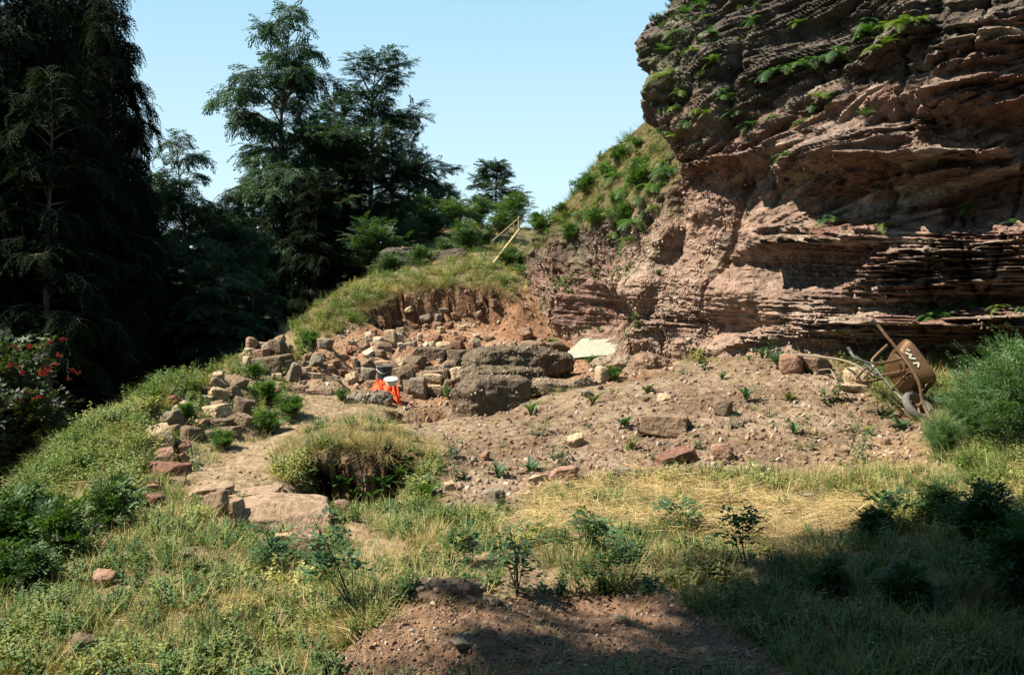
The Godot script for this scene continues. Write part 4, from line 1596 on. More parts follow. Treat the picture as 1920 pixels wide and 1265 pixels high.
# ---------------------------------------------------------------- things people left here
func ring(mb: MB, c: Vector3, axis: Vector3, R: float, r: float, n := 28, m := 10) -> void:
	var a := axis.cross(Vector3(0.3, 1, 0.2)).normalized()
	var b := axis.cross(a).normalized()
	var base := mb.v.size()
	for k in n:
		var t := TAU * k / n
		var dir := a * cos(t) + b * sin(t)
		for q in m:
			var s := TAU * q / m
			var nn := dir * cos(s) + axis * sin(s)
			mb.v.append(c + dir * R + nn * r); mb.n.append(nn); mb.c.append(mb.col)
	for k in n:
		for q in m:
			var i0 := base + k * m + q
			var i1 := base + k * m + (q + 1) % m
			var j0 := base + ((k + 1) % n) * m + q
			var j1 := base + ((k + 1) % n) * m + (q + 1) % m
			for z in [i0, i1, j0, i1, j1, j0]: mb.i.append(z)

func smooth_pipe(pts: Array, per := 6) -> Array:
	var out := []
	for k in pts.size() - 1:
		var a: Vector3 = pts[maxi(k - 1, 0)]
		var b: Vector3 = pts[k]
		var c: Vector3 = pts[k + 1]
		var d: Vector3 = pts[mini(k + 2, pts.size() - 1)]
		for q in per:
			var t := float(q) / per
			out.append(Vector3(cubic(a.x, b.x, c.x, d.x, t), cubic(a.y, b.y, c.y, d.y, t), cubic(a.z, b.z, c.z, d.z, t)))
	out.append(pts[-1])
	return out

func fill(n: int, v: float) -> Array:
	var a := []
	for k in n: a.append(v)
	return a

func pipe(mb: MB, pts: Array, r: float, per := 6, sides := 10) -> void:
	var s := smooth_pipe(pts, per)
	mb.tube(s, fill(s.size(), r), sides)

# the tray of the barrow as a shell: rings of a rounded rectangle from rim to floor
func tray_mesh() -> ArrayMesh:
	var rings := []
	# y, half length front, half length back, half width, corner radius
	for q in [[0.330, 0.46, 0.40, 0.345, 0.10], [0.322, 0.475, 0.415, 0.36, 0.11], [0.305, 0.46, 0.40, 0.345, 0.10], [0.16, 0.38, 0.34, 0.29, 0.10], [0.05, 0.31, 0.30, 0.25, 0.10], [0.012, 0.27, 0.27, 0.22, 0.10], [0.0, 0.20, 0.21, 0.16, 0.09]]:
		var pts := []
		for k in 40:
			var a := TAU * (k + 0.5) / 40
			var c := Vector2(cos(a), sin(a))
			var hl: float = q[1] if c.x > 0 else q[2]
			var e := pow(pow(absf(c.x), 5.0) + pow(absf(c.y), 5.0), -0.2)
			pts.append(Vector3(c.x * e * hl, q[0], c.y * e * float(q[3])))
		rings.append(pts)
	var v := PackedVector3Array()
	var cc := PackedColorArray()
	var idx := PackedInt32Array()
	for pts in rings:
		for p in pts:
			v.append(p); cc.append(Color.WHITE)
	v.append(Vector3(0, 0, 0)); cc.append(Color.WHITE)
	for r in rings.size() - 1:
		for k in 40:
			var a := r * 40 + k
			var b := r * 40 + (k + 1) % 40
			for q in [a, b, a + 40, b, b + 40, a + 40]: idx.append(q)
	for k in 40:
		var a := (rings.size() - 1) * 40 + k
		var b := (rings.size() - 1) * 40 + (k + 1) % 40
		for q in [a, b, v.size() - 1]: idx.append(q)
	# inner skin
	var m := v.size()
	for k in m:
		var p := v[k]
		v.append(p + Vector3(-signf(p.x) * 0.006, 0.008, -signf(p.z) * 0.006)); cc.append(Color.WHITE)
	var cnt := idx.size()
	for k in range(0, cnt, 3):
		idx.append(idx[k] + m); idx.append(idx[k + 2] + m); idx.append(idx[k + 1] + m)
	var n := PackedVector3Array()
	n.resize(v.size())
	for k in range(0, idx.size(), 3):
		var fn := (v[idx[k + 2]] - v[idx[k]]).cross(v[idx[k + 1]] - v[idx[k]])
		for q in 3: n[idx[k + q]] += fn
	for k in v.size(): n[k] = n[k].normalized()
	return array_mesh(v, n, cc, idx)

func wheelbarrow() -> void:
	# landmarks: wheel hub, the two handle ends
	var hub := P(1722, 762, 10.75)
	var hi_end := P(1636, 592, 11.0)
	var lo_end := P(1598, 662, 11.42)
	var back := ((hi_end + lo_end) * 0.5 - hub).normalized()
	var side := (hi_end - lo_end)
	side = (side - back * side.dot(back)).normalized()
	var up := back.cross(side).normalized()
	if up.x < 0: up = -up
	var L := ((hi_end + lo_end) * 0.5 - hub).length()
	# local: x back along the handles, y up out of the tray, z toward the upper handle
	var o := thing("wheelbarrow", hub, "rusty wheelbarrow tipped on its side against the cliff, wheel down", "wheelbarrow")
	o.basis = Basis(back, up, back.cross(up))
	var zs := 1.0 if o.basis.z.dot(side) > 0 else -1.0
	var rust: StandardMaterial3D = worn_mat(Color(0.10, 0.07, 0.045), Color(0.22, 0.12, 0.06), 2.5, 0.55, 0.35, 301)
	var tray_m: StandardMaterial3D = worn_mat(Color(0.080, 0.062, 0.036), Color(0.165, 0.075, 0.03), 2.6, 0.38, 0.45, 303)
	var green: StandardMaterial3D = worn_mat(Color(0.05, 0.12, 0.10), Color(0.16, 0.13, 0.09), 3.0, 0.5, 0.2, 304)
	for e in [1.0, -1.0]:
		var z: float = e * zs
		var mb := MB.new()
		var pts := [Vector3(-0.16, -0.02, 0.06 * z), Vector3(0.0, 0.0, 0.075 * z), Vector3(0.26, 0.04, 0.17 * z), Vector3(0.62, 0.05, 0.21 * z), Vector3(L * 0.72, 0.06, 0.235 * z), Vector3(L * 0.86, 0.0 + 0.05 * e, 0.25 * z), Vector3(L, 0.02 + 0.05 * e, 0.265 * z)]
		if e > 0: pts = [Vector3(-0.18, -0.03, 0.07 * z), Vector3(0.0, 0.01, 0.085 * z), Vector3(0.24, 0.05, 0.20 * z), Vector3(0.62, 0.05, 0.235 * z), Vector3(L * 0.76, 0.03, 0.25 * z), Vector3(L * 0.92, 0.02, 0.26 * z), Vector3(L, 0.0, 0.265 * z)]
		pipe(mb, pts, 0.018)
		put("frame_tube", mb.mesh(), rust if e > 0 else green, o)
		var g := MB.new()
		var a: Vector3 = pts[-2].lerp(pts[-1], 0.55)
		var b: Vector3 = pts[-1] + (pts[-1] - pts[-2]).normalized() * 0.02
		g.tube([a, b], [0.023, 0.022], 10)
		put("grip", g.mesh(), plain_mat(Color(0.02, 0.02, 0.022), 0.6), o)
		# bent leg under the frame
		var lg := MB.new()
		pipe(lg, [Vector3(L * 0.50, 0.05, 0.20 * z), Vector3(L * 0.52, -0.10, 0.20 * z), Vector3(L * 0.56, -0.27, 0.19 * z), Vector3(L * 0.62, -0.29, 0.19 * z), Vector3(L * 0.70, -0.02, 0.225 * z)], 0.015)
		put("leg", lg.mesh(), rust, o)
		# struts from fork to tray
		var st := MB.new()
		st.tube([Vector3(0.08, 0.02, 0.10 * z), Vector3(0.20, 0.28, 0.16 * z)], [0.010, 0.010], 6)
		put("strut", st.mesh(), rust, o)
	var cr := MB.new()
	cr.tube([Vector3(L * 0.58, -0.2, -0.19), Vector3(L * 0.58, -0.2, 0.19)], [0.011, 0.011], 6)
	cr.tube([Vector3(0.34, 0.03, -0.18), Vector3(0.34, 0.03, 0.18)], [0.012, 0.012], 6)
	cr.tube([Vector3(0.36, 0.045, -0.19), Vector3(L * 0.55, 0.045, 0.21)], [0.009, 0.009], 6)
	put("cross_bar", cr.mesh(), rust, o)
	var tray := put("tray", tray_mesh(), tray_m, o)
	tray.position = Vector3(0.41, 0.06, 0)
	tray.scale = Vector3.ONE * 0.68
	tray.rotation.z = 0.06
	# white brush marks on the upper side wall: flat strokes lying on the metal
	var marks := MB.new()
	for s in [[-0.26, 0.17, -0.21, 0.20], [-0.22, 0.12, -0.14, 0.17], [-0.15, 0.19, -0.11, 0.12], [-0.11, 0.12, -0.05, 0.20], [0.0, 0.12, 0.03, 0.20], [0.03, 0.20, 0.09, 0.15]]:
		var pa := Vector2(-s[0], s[1])
		var pb := Vector2(-s[2], s[3])
		var wv := (pb - pa).orthogonal().normalized() * 0.013
		var q := []
		for w in [pa + wv, pb + wv, pb - wv, pa - wv]:
			var hw: float = lerpf(0.262, 0.326, clampf((w.y - 0.05) / 0.20, 0.0, 1.0)) + 0.008
			q.append(Vector3(w.x, w.y, hw * zs))
		marks.quad(q[0], q[1], q[2], q[3])
	var white := plain_mat(Color(0.46, 0.43, 0.33), 0.7)
	white.cull_mode = BaseMaterial3D.CULL_DISABLED
	put("painted_letter", marks.mesh(), white, tray)
	var wh := Node3D.new()
	wh.name = "wheel"
	o.add_child(wh)
	wh.rotation.x = 0.25
	var ty := MB.new()
	ring(ty, Vector3.ZERO, Vector3(0, 0, 1), 0.155, 0.044)
	var dust: StandardMaterial3D = worn_mat(Color(0.075, 0.072, 0.068), Color(0.14, 0.125, 0.11), 4.0, 0.85, 0.0, 305)
	put("tyre", ty.mesh(), dust, wh)
	var rm := MB.new()
	ring(rm, Vector3.ZERO, Vector3(0, 0, 1), 0.108, 0.014)
	rm.tube([Vector3(0, 0, -0.085), Vector3(0, 0, 0.085)], [0.022, 0.022], 10)
	for k in 5:
		var a := TAU * k / 5
		rm.tube([Vector3.ZERO, Vector3(cos(a), sin(a), 0) * 0.108], [0.012, 0.012], 6)
	put("rim", rm.mesh(), rust, wh)

func build_goods() -> void:
	wheelbarrow()
	# a second, older tray and pipes beside the barrow
	var blue: StandardMaterial3D = worn_mat(Color(0.045, 0.09, 0.10), Color(0.12, 0.13, 0.12), 3.0, 0.35, 0.5, 306)
	for s in [["1606 668 11.5", "1646 702 11.0", 0.014, "thin blue steel pipe lying behind the wheelbarrow handle"], ["1612 672 11.6", "1652 700 11.2", 0.012, "second thin blue steel pipe, just right of the first"]]:
		var f = s[0].split_floats(" ")
		var g = s[1].split_floats(" ")
		var a := P(f[0], f[1], f[2])
		var b := P(g[0], g[1], g[2])
		var mb := MB.new()
		mb.tube([Vector3.ZERO, b - a], [s[2], s[2]], 10)
		var o := put("pipe", mb.mesh(), blue)
		o.position = a
		tag(o, s[3], "pipe")
	var wire := MB.new()
	var wp := [P(1535, 694, 11.9), P(1556, 692, 11.85), P(1562, 700, 11.8), P(1573, 722, 11.55)]
	var org: Vector3 = wp[0]
	for k in wp.size(): wp[k] -= org
	pipe(wire, wp, 0.006, 5, 6)
	var wo := put("wire", wire.mesh(), plain_mat(Color(0.30, 0.24, 0.18), 0.7))
	wo.position = org
	tag(wo, "thin bent wire before the brown boulder at the cliff foot", "wire")
	var stick := MB.new()
	var sp := [P(1470, 664, 13.0), P(1530, 668, 12.4), P(1590, 678, 11.9), P(1640, 705, 11.4)]
	org = sp[0]
	for k in sp.size(): sp[k] -= org
	pipe(stick, sp, 0.016, 5, 6)
	var so := put("branch", stick.mesh(), plain_mat(Color(0.16, 0.13, 0.09), 0.9))
	so.position = org
	tag(so, "long crooked dead branch lying at the cliff foot by the barrow", "branch")
	# corrugated sheet
	var sm := MB.new()
	var g0 := on_ground(1050, 678)
	var ux := Vector3(0.92, 0, 0.10)
	var uz := Vector3(0.48, 0, -1.25)
	ux.y = H(g0.x + ux.x, -(g0.z + ux.z)) - g0.y
	uz.y = H(g0.x + uz.x, -(g0.z + uz.z)) - g0.y + 0.10
	var lift := 0.03
	for a in 5:
		for b in 5:
			var q := g0 + ux * (a / 4.0) + uz * (b / 4.0)
			lift = maxf(lift, H(q.x, -q.z) - q.y + 0.03)
	var nn := ux.cross(uz).normalized()
	if nn.y < 0: nn = -nn
	for k in 60:
		var f0 := k / 60.0
		var f1 := (k + 1) / 60.0
		var z0 := nn * sin(f0 * TAU * 9.0) * 0.016
		var z1 := nn * sin(f1 * TAU * 9.0) * 0.016
		sm.quad(uz * f0 + z0, uz * f0 + z0 + ux, uz * f1 + z1 + ux, uz * f1 + z1)
		sm.quad(uz * f0 + z0 - nn * 0.003, uz * f1 + z1 - nn * 0.003, uz * f1 + z1 + ux - nn * 0.003, uz * f0 + z0 + ux - nn * 0.003)
	var sh := put("corrugated_sheet", sm.mesh(), worn_mat(Color(0.30, 0.31, 0.245), Color(0.235, 0.25, 0.19), 1.2, 0.6, 0.1, 310))
	sh.position = g0 + Vector3(0, lift, 0)
	tag(sh, "pale corrugated sheet lying on the ground before the cave hollow", "sheet metal")
	# black bucket
	var bp := P(721, 716, 15.75)
	var bk := thing("bucket", bp, "black bucket standing among the stones behind the orange cloth", "bucket")
	var bm := MB.new()
	bm.tube([Vector3(0, 0, 0), Vector3(0, 0.01, 0), Vector3(0, 0.25, 0)], [0.095, 0.10, 0.125], 22)
	put("body", bm.mesh(), plain_mat(Color(0.018, 0.02, 0.026), 0.45), bk)
	var rimm := MB.new()
	ring(rimm, Vector3(0, 0.25, 0), Vector3.UP, 0.124, 0.008, 26, 6)
	put("rim", rimm.mesh(), plain_mat(Color(0.12, 0.12, 0.12), 0.5), bk)
	var hd := MB.new()
	pipe(hd, [Vector3(-0.125, 0.24, 0), Vector3(-0.12, 0.20, 0.05), Vector3(0, 0.14, 0.135), Vector3(0.12, 0.20, 0.05), Vector3(0.125, 0.24, 0)], 0.004, 6, 6)
	put("handle", hd.mesh(), plain_mat(Color(0.3, 0.3, 0.3), 0.4, 0.8), bk)
	# a stone block carries the orange cloth, the white bowl stands on it
	var cl := P(722, 730, 15.0)
	var cm := MB.new()
	cm.col = Color.WHITE
	var gn := 26
	var grid := []
	for j in gn + 1:
		for i in gn + 1:
			var a := (float(i) / gn - 0.5) * 2.0
			var b := (float(j) / gn - 0.5) * 2.0
			var x := a * 0.20 + b * 0.03
			var edge := maxf(absf(a), absf(b))
			var drop := maxf(0.0, b + 0.15)
			var y := 0.13 - drop * 0.27 - maxf(0.0, absf(a) - 0.55) * 0.30
			var z := b * 0.10 + drop * 0.05
			x *= 1.0 + drop * 0.28
			x += sin(b * 5.0 + a * 2.0) * 0.012
			z += sin(a * 9.0 + b * 1.5) * 0.022 * (0.3 + drop) + nzf.get_noise_2d(a * 6.0, b * 6.0) * 0.03
			y += nzf.get_noise_2d(a * 5.0 + 20.0, b * 5.0) * 0.03
			grid.append(Vector3(x, y, z))
	for j in gn:
		for i in gn:
			cm.quad(grid[j * (gn + 1) + i], grid[(j + 1) * (gn + 1) + i], grid[(j + 1) * (gn + 1) + i + 1], grid[j * (gn + 1) + i + 1])
	var om := plain_mat(Color(0.72, 0.10, 0.02), 0.75)
	om.cull_mode = BaseMaterial3D.CULL_DISABLED
	om.backlight_enabled = true
	om.backlight = Color(0.5, 0.2, 0.1)
	var co := put("cloth", cm.mesh(), om)
	co.position = cl
	tag(co, "bright orange cloth or jacket draped over a stone before the bucket", "cloth")
	var bw := thing("bowl", P(733, 722, 14.86), "white bowl resting on the orange cloth", "bowl")
	var bb := MB.new()
	bb.tube([Vector3(0, 0, 0), Vector3(0, 0.012, 0), Vector3(0, 0.05, 0), Vector3(0, 0.10, 0)], [0.05, 0.065, 0.088, 0.10], 24)
	put("body", bb.mesh(), plain_mat(Color(0.60, 0.58, 0.49), 0.5), bw)
	var br := MB.new()
	ring(br, Vector3(0, 0.10, 0), Vector3.UP, 0.10, 0.006, 26, 6)
	put("rim", br.mesh(), plain_mat(Color(0.80, 0.80, 0.73), 0.35), bw)
	bw.rotation.x = 0.25
	# poles at the path behind
	var wood: StandardMaterial3D = worn_mat(Color(0.42, 0.32, 0.15), Color(0.36, 0.27, 0.13), 2.0, 0.8, 0.0, 320)
	var grey: StandardMaterial3D = worn_mat(Color(0.24, 0.18, 0.10), Color(0.18, 0.14, 0.09), 2.0, 0.85, 0.0, 321)
	for s in [[925, 494, 22.4, 974, 430, 23.2, 0.032, "pale yellow wooden pole leaning on the far rock", 0], [922, 453, 23.5, 974, 408, 24.2, 0.02, "thin brown handrail pole sloping up to the far rock", 1], [964, 432, 24.1, 964, 415, 24.1, 0.02, "short rail post under the handrail pole", 1], [973, 428, 24.2, 973, 405, 24.2, 0.028, "short pale post at the top of the handrail", 0]]:
		var a := P(s[0], s[1], s[2])
		var b := P(s[3], s[4], s[5])
		var mb := MB.new()
		mb.tube([Vector3.ZERO, (b - a) * 0.5, b - a], [s[6], float(s[6]) * 0.92, float(s[6]) * 0.85], 8)
		var o := put("pole", mb.mesh(), wood if s[8] == 0 else grey)
		o.position = a
		tag(o, s[7], "pole")

# ---------------------------------------------------------------- the wood
var proto := {}
func make_protos() -> void:
	var sp_beech := spray_mesh(61, 0.66, 30, 0.115, 0.062, 0.28)
	var sp_dense := spray_mesh(62, 0.72, 36, 0.125, 0.06, 0.45)
	var sp_small := spray_mesh(63, 0.46, 26, 0.095, 0.055, 0.2)
	proto.beech = tree("beech", {"seed": 11, "h": 18.0, "r": 0.26, "limbs": 64, "base": 0.16, "reach": 4.8, "taper": 0.46, "rise0": 0.30, "rise1": 1.5, "droop": 1.3, "leaf": Color(0.060, 0.105, 0.062), "mesh": sp_beech, "gap": 0.36, "gaps": 0.1, "wild": 0.7})
	proto.beech2 = tree("beech", {"seed": 12, "h": 18.0, "r": 0.22, "limbs": 54, "base": 0.2, "reach": 4.4, "taper": 0.4, "rise0": 0.45, "rise1": 1.6, "droop": 1.0, "leaf": Color(0.058, 0.100, 0.060), "mesh": sp_beech, "gap": 0.38, "gaps": 0.12, "bend": 0.05, "wild": 0.9})
	proto.dark = tree("fir", {"seed": 13, "h": 20.0, "r": 0.30, "limbs": 110, "base": 0.04, "reach": 4.6, "taper": 0.5, "rise0": -0.05, "rise1": 0.8, "droop": 0.9, "leaf": Color(0.012, 0.020, 0.011), "mesh": sp_dense, "gap": 0.36, "gaps": 0.05, "wild": 0.35})
	proto.dark2 = tree("fir", {"seed": 14, "h": 20.0, "r": 0.27, "limbs": 100, "base": 0.05, "reach": 4.2, "taper": 0.45, "rise0": 0.05, "rise1": 0.9, "droop": 1.1, "leaf": Color(0.013, 0.022, 0.012), "mesh": sp_dense, "gap": 0.38, "gaps": 0.06, "bend": 0.03, "wild": 0.5})
	proto.open = tree("oak", {"seed": 15, "h": 14.0, "r": 0.19, "limbs": 46, "base": 0.22, "reach": 3.6, "taper": 0.30, "rise0": 0.6, "rise1": 1.8, "droop": 0.7, "leaf": Color(0.058, 0.098, 0.062), "mesh": sp_small, "gap": 0.26, "gaps": 0.12, "spray": 0.4, "bend": 0.05, "wild": 1.0})
	proto.small = tree("young_tree", {"seed": 16, "h": 6.0, "r": 0.12, "limbs": 26, "base": 0.35, "reach": 2.3, "taper": 0.45, "rise0": 0.5, "rise1": 1.0, "droop": 0.5, "leaf": Color(0.05, 0.085, 0.05), "mesh": sp_small, "gap": 0.20, "gaps": 0.05, "spray": 0.35, "wild": 1.0})
	proto.bush = shrub("bush", {"seed": 17, "h": 3.0, "w": 1.7, "stems": 22, "sprays": 42, "leaf": Color(0.075, 0.135, 0.07), "mesh": sp_small, "puff": 0.38, "r": 0.03, "low": 0.05})
	proto.bush2 = shrub("bush", {"seed": 18, "h": 3.0, "w": 2.0, "stems": 26, "sprays": 40, "leaf": Color(0.10, 0.165, 0.08), "mesh": sp_small, "puff": 0.40, "r": 0.03, "low": 0.05})
	proto.shade = tree("beech", {"seed": 19, "h": 17.0, "r": 0.20, "limbs": 78, "base": 0.68, "reach": 2.9, "taper": 0.42, "rise0": 0.2, "rise1": 0.9, "droop": 0.8, "leaf": Color(0.060, 0.105, 0.062), "mesh": sp_beech, "gap": 0.26, "gaps": 0.0, "pack": 0.2})

func grow(kind: String, n: String, px: float, top: float, d: float, label: String, cat: String, group: String, wide := 1.0) -> void:
	var x := (px - 960.0) / F * d
	var g := G(x, d)
	var t := P(px, top, d)
	var full := 20.0 if kind.begins_with("dark") else (18.0 if kind.begins_with("beech") else (14.0 if kind == "open" else (6.0 if kind == "small" else (17.0 if kind == "shade" else 3.0))))
	var s := maxf(0.2, (t.y - g.y) / full)
	var o := plant(proto[kind], n, g - Vector3(0, 0.1, 0), s, rng.randf() * TAU, label, cat, group)
	o.scale = Vector3(s * wide, s, s * wide)

func build_trees() -> void:
	make_protos()
	rng.seed = 99
	var tr := "trees of the wood on the left"
	grow("dark", "fir_tree", 40, -140, 19.5, "tall dark tree filling the far left edge, its top out of view", "tree", tr, 0.9)
	grow("dark2", "fir_tree", 135, -160, 22.5, "tallest dark tree, its trunk showing against the upper left sky", "tree", tr, 0.85)
	grow("dark", "fir_tree", 212, -70, 21.0, "dark tree whose ragged right side stands against open sky", "tree", tr, 0.5)
	grow("dark2", "fir_tree", 90, 120, 17.5, "nearer dark tree in front of the tallest one", "tree", tr, 0.9)
	grow("dark", "fir_tree", -80, 40, 18.0, "dark tree just beyond the left edge of the view", "tree", tr)
	grow("dark", "fir_tree", 178, -30, 25.0, "dark tree between the tallest one and the ragged one", "tree", tr, 0.6)
	grow("dark2", "fir_tree", 88, -60, 27.0, "dark tree showing between the two tallest at the upper left", "tree", tr, 1.0)
	grow("dark", "fir_tree", 150, 200, 19.0, "dark tree in the middle of the left wood, its top below the others", "tree", tr, 1.0)
	grow("dark2", "fir_tree", 255, 360, 23.0, "lower dark tree under the gap in the wood", "tree", tr, 0.7)
	grow("beech", "beech_tree", 350, 262, 30.0, "shorter green beech between the dark trees and the tall beech", "tree", tr, 0.95)
	grow("dark", "fir_tree", 425, 380, 33.0, "dark tree low behind the shorter green beech", "tree", tr, 1.1)
	grow("beech", "beech_tree", 528, 14, 29.5, "tall beech with a pointed feathery top in the middle of the wood", "tree", tr, 0.95)
	grow("beech2", "beech_tree", 580, 130, 31.0, "second beech stem leaning beside the tall pointed beech", "tree", tr, 0.85)
	grow("open", "oak_tree", 640, 190, 33.0, "thin tree showing between the two tall crowns", "tree", tr, 1.0)
	grow("open", "oak_tree", 690, 118, 29.0, "narrow open-crowned tree at the right end of the wood", "tree", tr, 1.3)
	grow("open", "oak_tree", 765, 232, 33.5, "smaller airy tree on the right of the narrow open-crowned one", "tree", tr, 0.85)
	grow("dark2", "fir_tree", 590, 430, 27.0, "low dark tree in the shade beneath the tall beech", "tree", tr, 1.2)
	grow("dark", "fir_tree", 655, 440, 28.5, "low dark tree in the shade above the grassy bank", "tree", tr, 1.0)
	grow("beech2", "beech_tree", 470, 470, 24.0, "young beech with sunlit sprays in front of the dark wood", "tree", tr, 1.2)
	grow("beech", "beech_tree", 415, 560, 22.5, "small young beech low in the shade behind the left rubble heap", "tree", tr, 1.3)
	grow("dark", "fir_tree", 330, 480, 24.0, "dark low tree behind the grassy ridge", "tree", tr, 1.2)
	grow("dark2", "fir_tree", 190, 520, 20.0, "dark low tree at the foot of the tallest trees", "tree", tr, 1.2)
	grow("dark2", "fir_tree", 30, 420, 26.0, "half hidden dark tree behind the far left trees", "tree", tr, 1.1)
	grow("beech2", "beech_tree", 735, 330, 30.0, "leafy beech at the right foot of the wood above the outcrop", "tree", tr, 1.2)
	grow("beech", "beech_tree", 620, 330, 29.0, "beech filling the gap under the second beech stem", "tree", tr, 1.1)
	var deep := 0
	for q in [[-60, 300, 38], [60, 360, 42], [170, 280, 44], [280, 330, 40], [380, 380, 46], [480, 330, 42], [560, 300, 45], [640, 380, 42], [720, 400, 46]]:
		grow("dark" if q[0] % 40 == 20 else "dark2", "fir_tree", q[0], q[1], q[2], "dark tree deep in the wood, %s of those behind the front trees" % ORD[deep], "tree", "trees deep in the wood", 1.3)
		deep += 1
	grow("shade", "beech_tree", 960.0 - 5.0 / 2.2 * F, 632.5 - 17.8 / 2.2 * F, 2.2, "beech beyond the left edge whose crown shades the foreground", "tree", "", 1.0)
	grow("shade", "beech_tree", 960.0 - 5.2 / 1.9 * F, 632.5 - 22.4 / 1.9 * F, 1.9, "second beech beyond the left edge whose crown shades the lower right", "tree", "", 1.0)
	# unseen trees added round the camera to block sky light and deepen the shade
	for q in [[-4.5, 6.0, 0.8, "added unseen tree blocking sky light behind the camera, left of its middle"], [0.5, 8.0, 0.9, "added unseen tree blocking sky light straight behind the camera"], [5.5, 6.0, 0.85, "added unseen tree blocking sky light behind the camera on the right"], [9.0, 1.5, 0.8, "added unseen tree blocking sky light right of the camera"], [-10.0, 3.5, 0.7, "added unseen tree blocking sky light behind the camera on the far left"], [10.0, 7.0, 0.9, "farthest added unseen tree blocking sky light behind the camera"]]:
		plant(proto.dark, "fir_tree", Vector3(q[0], -0.4, q[1]), q[2], rng.randf() * TAU, q[3], "tree", "added unseen trees blocking sky light")
	var bu := "bushes on the rise behind the dig"
	grow("bush", "bush", 745, 382, 31, "blue green bush at the right foot of the wood", "bush", bu, 1.17)
	grow("small", "young_tree", 832, 345, 34, "broad bushy tree on the skyline left of the small lone tree", "tree", "", 1.5)
	grow("bush2", "bush", 790, 352, 37, "rounded bush on the skyline beside the wood", "bush", bu, 1.26)
	grow("small", "young_tree", 932, 303, 37, "small lone tree with an open crown on the skyline", "tree", "", 1.35)
	grow("bush", "bush", 895, 362, 36, "dark bush under the small lone tree, left side", "bush", bu, 1.17)
	grow("bush2", "bush", 962, 354, 35, "dark bush under the small lone tree, right side", "bush", bu, 1.08)
	grow("bush2", "bush", 872, 402, 27.5, "leafy bush left of the pale leaning pole", "bush", bu, 0.99)
	grow("bush", "bush", 912, 417, 28.5, "leafy bush behind the pale leaning pole", "bush", bu, 0.99)
	grow("bush2", "bush", 832, 466, 26.5, "leafy bush above the dark rock outcrop", "bush", bu, 0.9)
	grow("bush2", "bush", 955, 480, 22.8, "bright green bush at the foot of the leaning pole", "bush", bu, 1.17)
	grow("bush2", "bush", 1005, 508, 22.0, "yellow green bush against the rock step", "bush", bu, 1.26)
	grow("bush2", "bush", 790, 484, 23.5, "pale low bush on the turf before the rock outcrop", "bush", bu, 1.26)
	grow("bush", "bush", 730, 501, 23.5, "dull low bush between the wood and the rock outcrop", "bush", bu, 1.35)
	grow("bush", "bush", 770, 402, 28.5, "dense bush between the wood's edge and the pale rounded bushes", "bush", bu, 1.15)
	grow("bush2", "bush", 850, 362, 33, "pale green bush under the broad bushy tree", "bush", bu, 1.3)
	grow("bush", "bush", 812, 387, 30, "dull green bush in front of the broad bushy tree", "bush", bu, 1.22)
	grow("bush2", "bush", 940, 387, 31, "bush right behind the thin handrail pole", "bush", bu, 1.08)
	grow("bush", "bush", 700, 402, 27, "dark bush at the edge of the wood over the grass bank", "bush", bu, 1.15)
	# rock outcrop
	big_rock("rock_outcrop", "755 492 25.0", Vector3(1.2, 0.75, 1.0), Color(0.12, 0.105, 0.09), "dark layered rock outcrop in the turf below the bushes", 10, 520, 4.0, 0.0, "rock")
	big_rock("rock_outcrop", "828 490 25.5", Vector3(1.3, 0.55, 1.0), Color(0.13, 0.105, 0.09), "second dark outcrop right of the larger one", -8, 521, 4.5, 0.0, "rock")

# ---------------------------------------------------------------- turf, herbs and single plants
func spot(px: float, py: float) -> Array:
	var d := hit_d(px, py)
	if d < 0.0 or d > 42.0 or cliff_d(px, py) < d - 0.05: return []
	d *= rng.randf_range(0.99, 1.01)
	return [(px - 960.0) / F * d, d]

func upright(p: Vector3, s: float, tilt := 0.15, sy := 1.0) -> Transform3D:
	var b := Basis(Vector3.UP, rng.randf() * TAU) 
	b = Basis.from_euler(Vector3(rng.randf_range(-tilt, tilt), 0, rng.randf_range(-tilt, tilt))) * b
	return Transform3D(b.scaled_local(Vector3(s, s * sy, s)), p)

var keep := PackedByteArray()
func mark_stones() -> void:
	keep.resize(ZW * ZH)
	for s in stones + loose_stones:
		for j in range(int((s.py - s.h * 0.5) / 8.0), int((s.py + s.h * 0.5 + 16.0) / 8.0) + 1):
			for i in range(int((s.px - s.w * 0.5 + 156.0) / 8.0), int((s.px + s.w * 0.5 + 164.0) / 8.0) + 1):
				if i >= 0 and j >= 0 and i < ZW and j < ZH: keep[j * ZW + i] = 1

func kept(px: float, py: float) -> bool:
	var i := clampi(int((px + 160.0) / 8.0), 0, ZW - 1)
	var j := clampi(int(py / 8.0), 0, ZH - 1)
	return keep[j * ZW + i] == 1

func bare(q: Vector2) -> bool:
	return in_zone("path", q) > -3.0 or in_zone("soil", q) > 0.0 or in_zone("dig", q) > 0.0 or in_zone("front", q) > 4.0

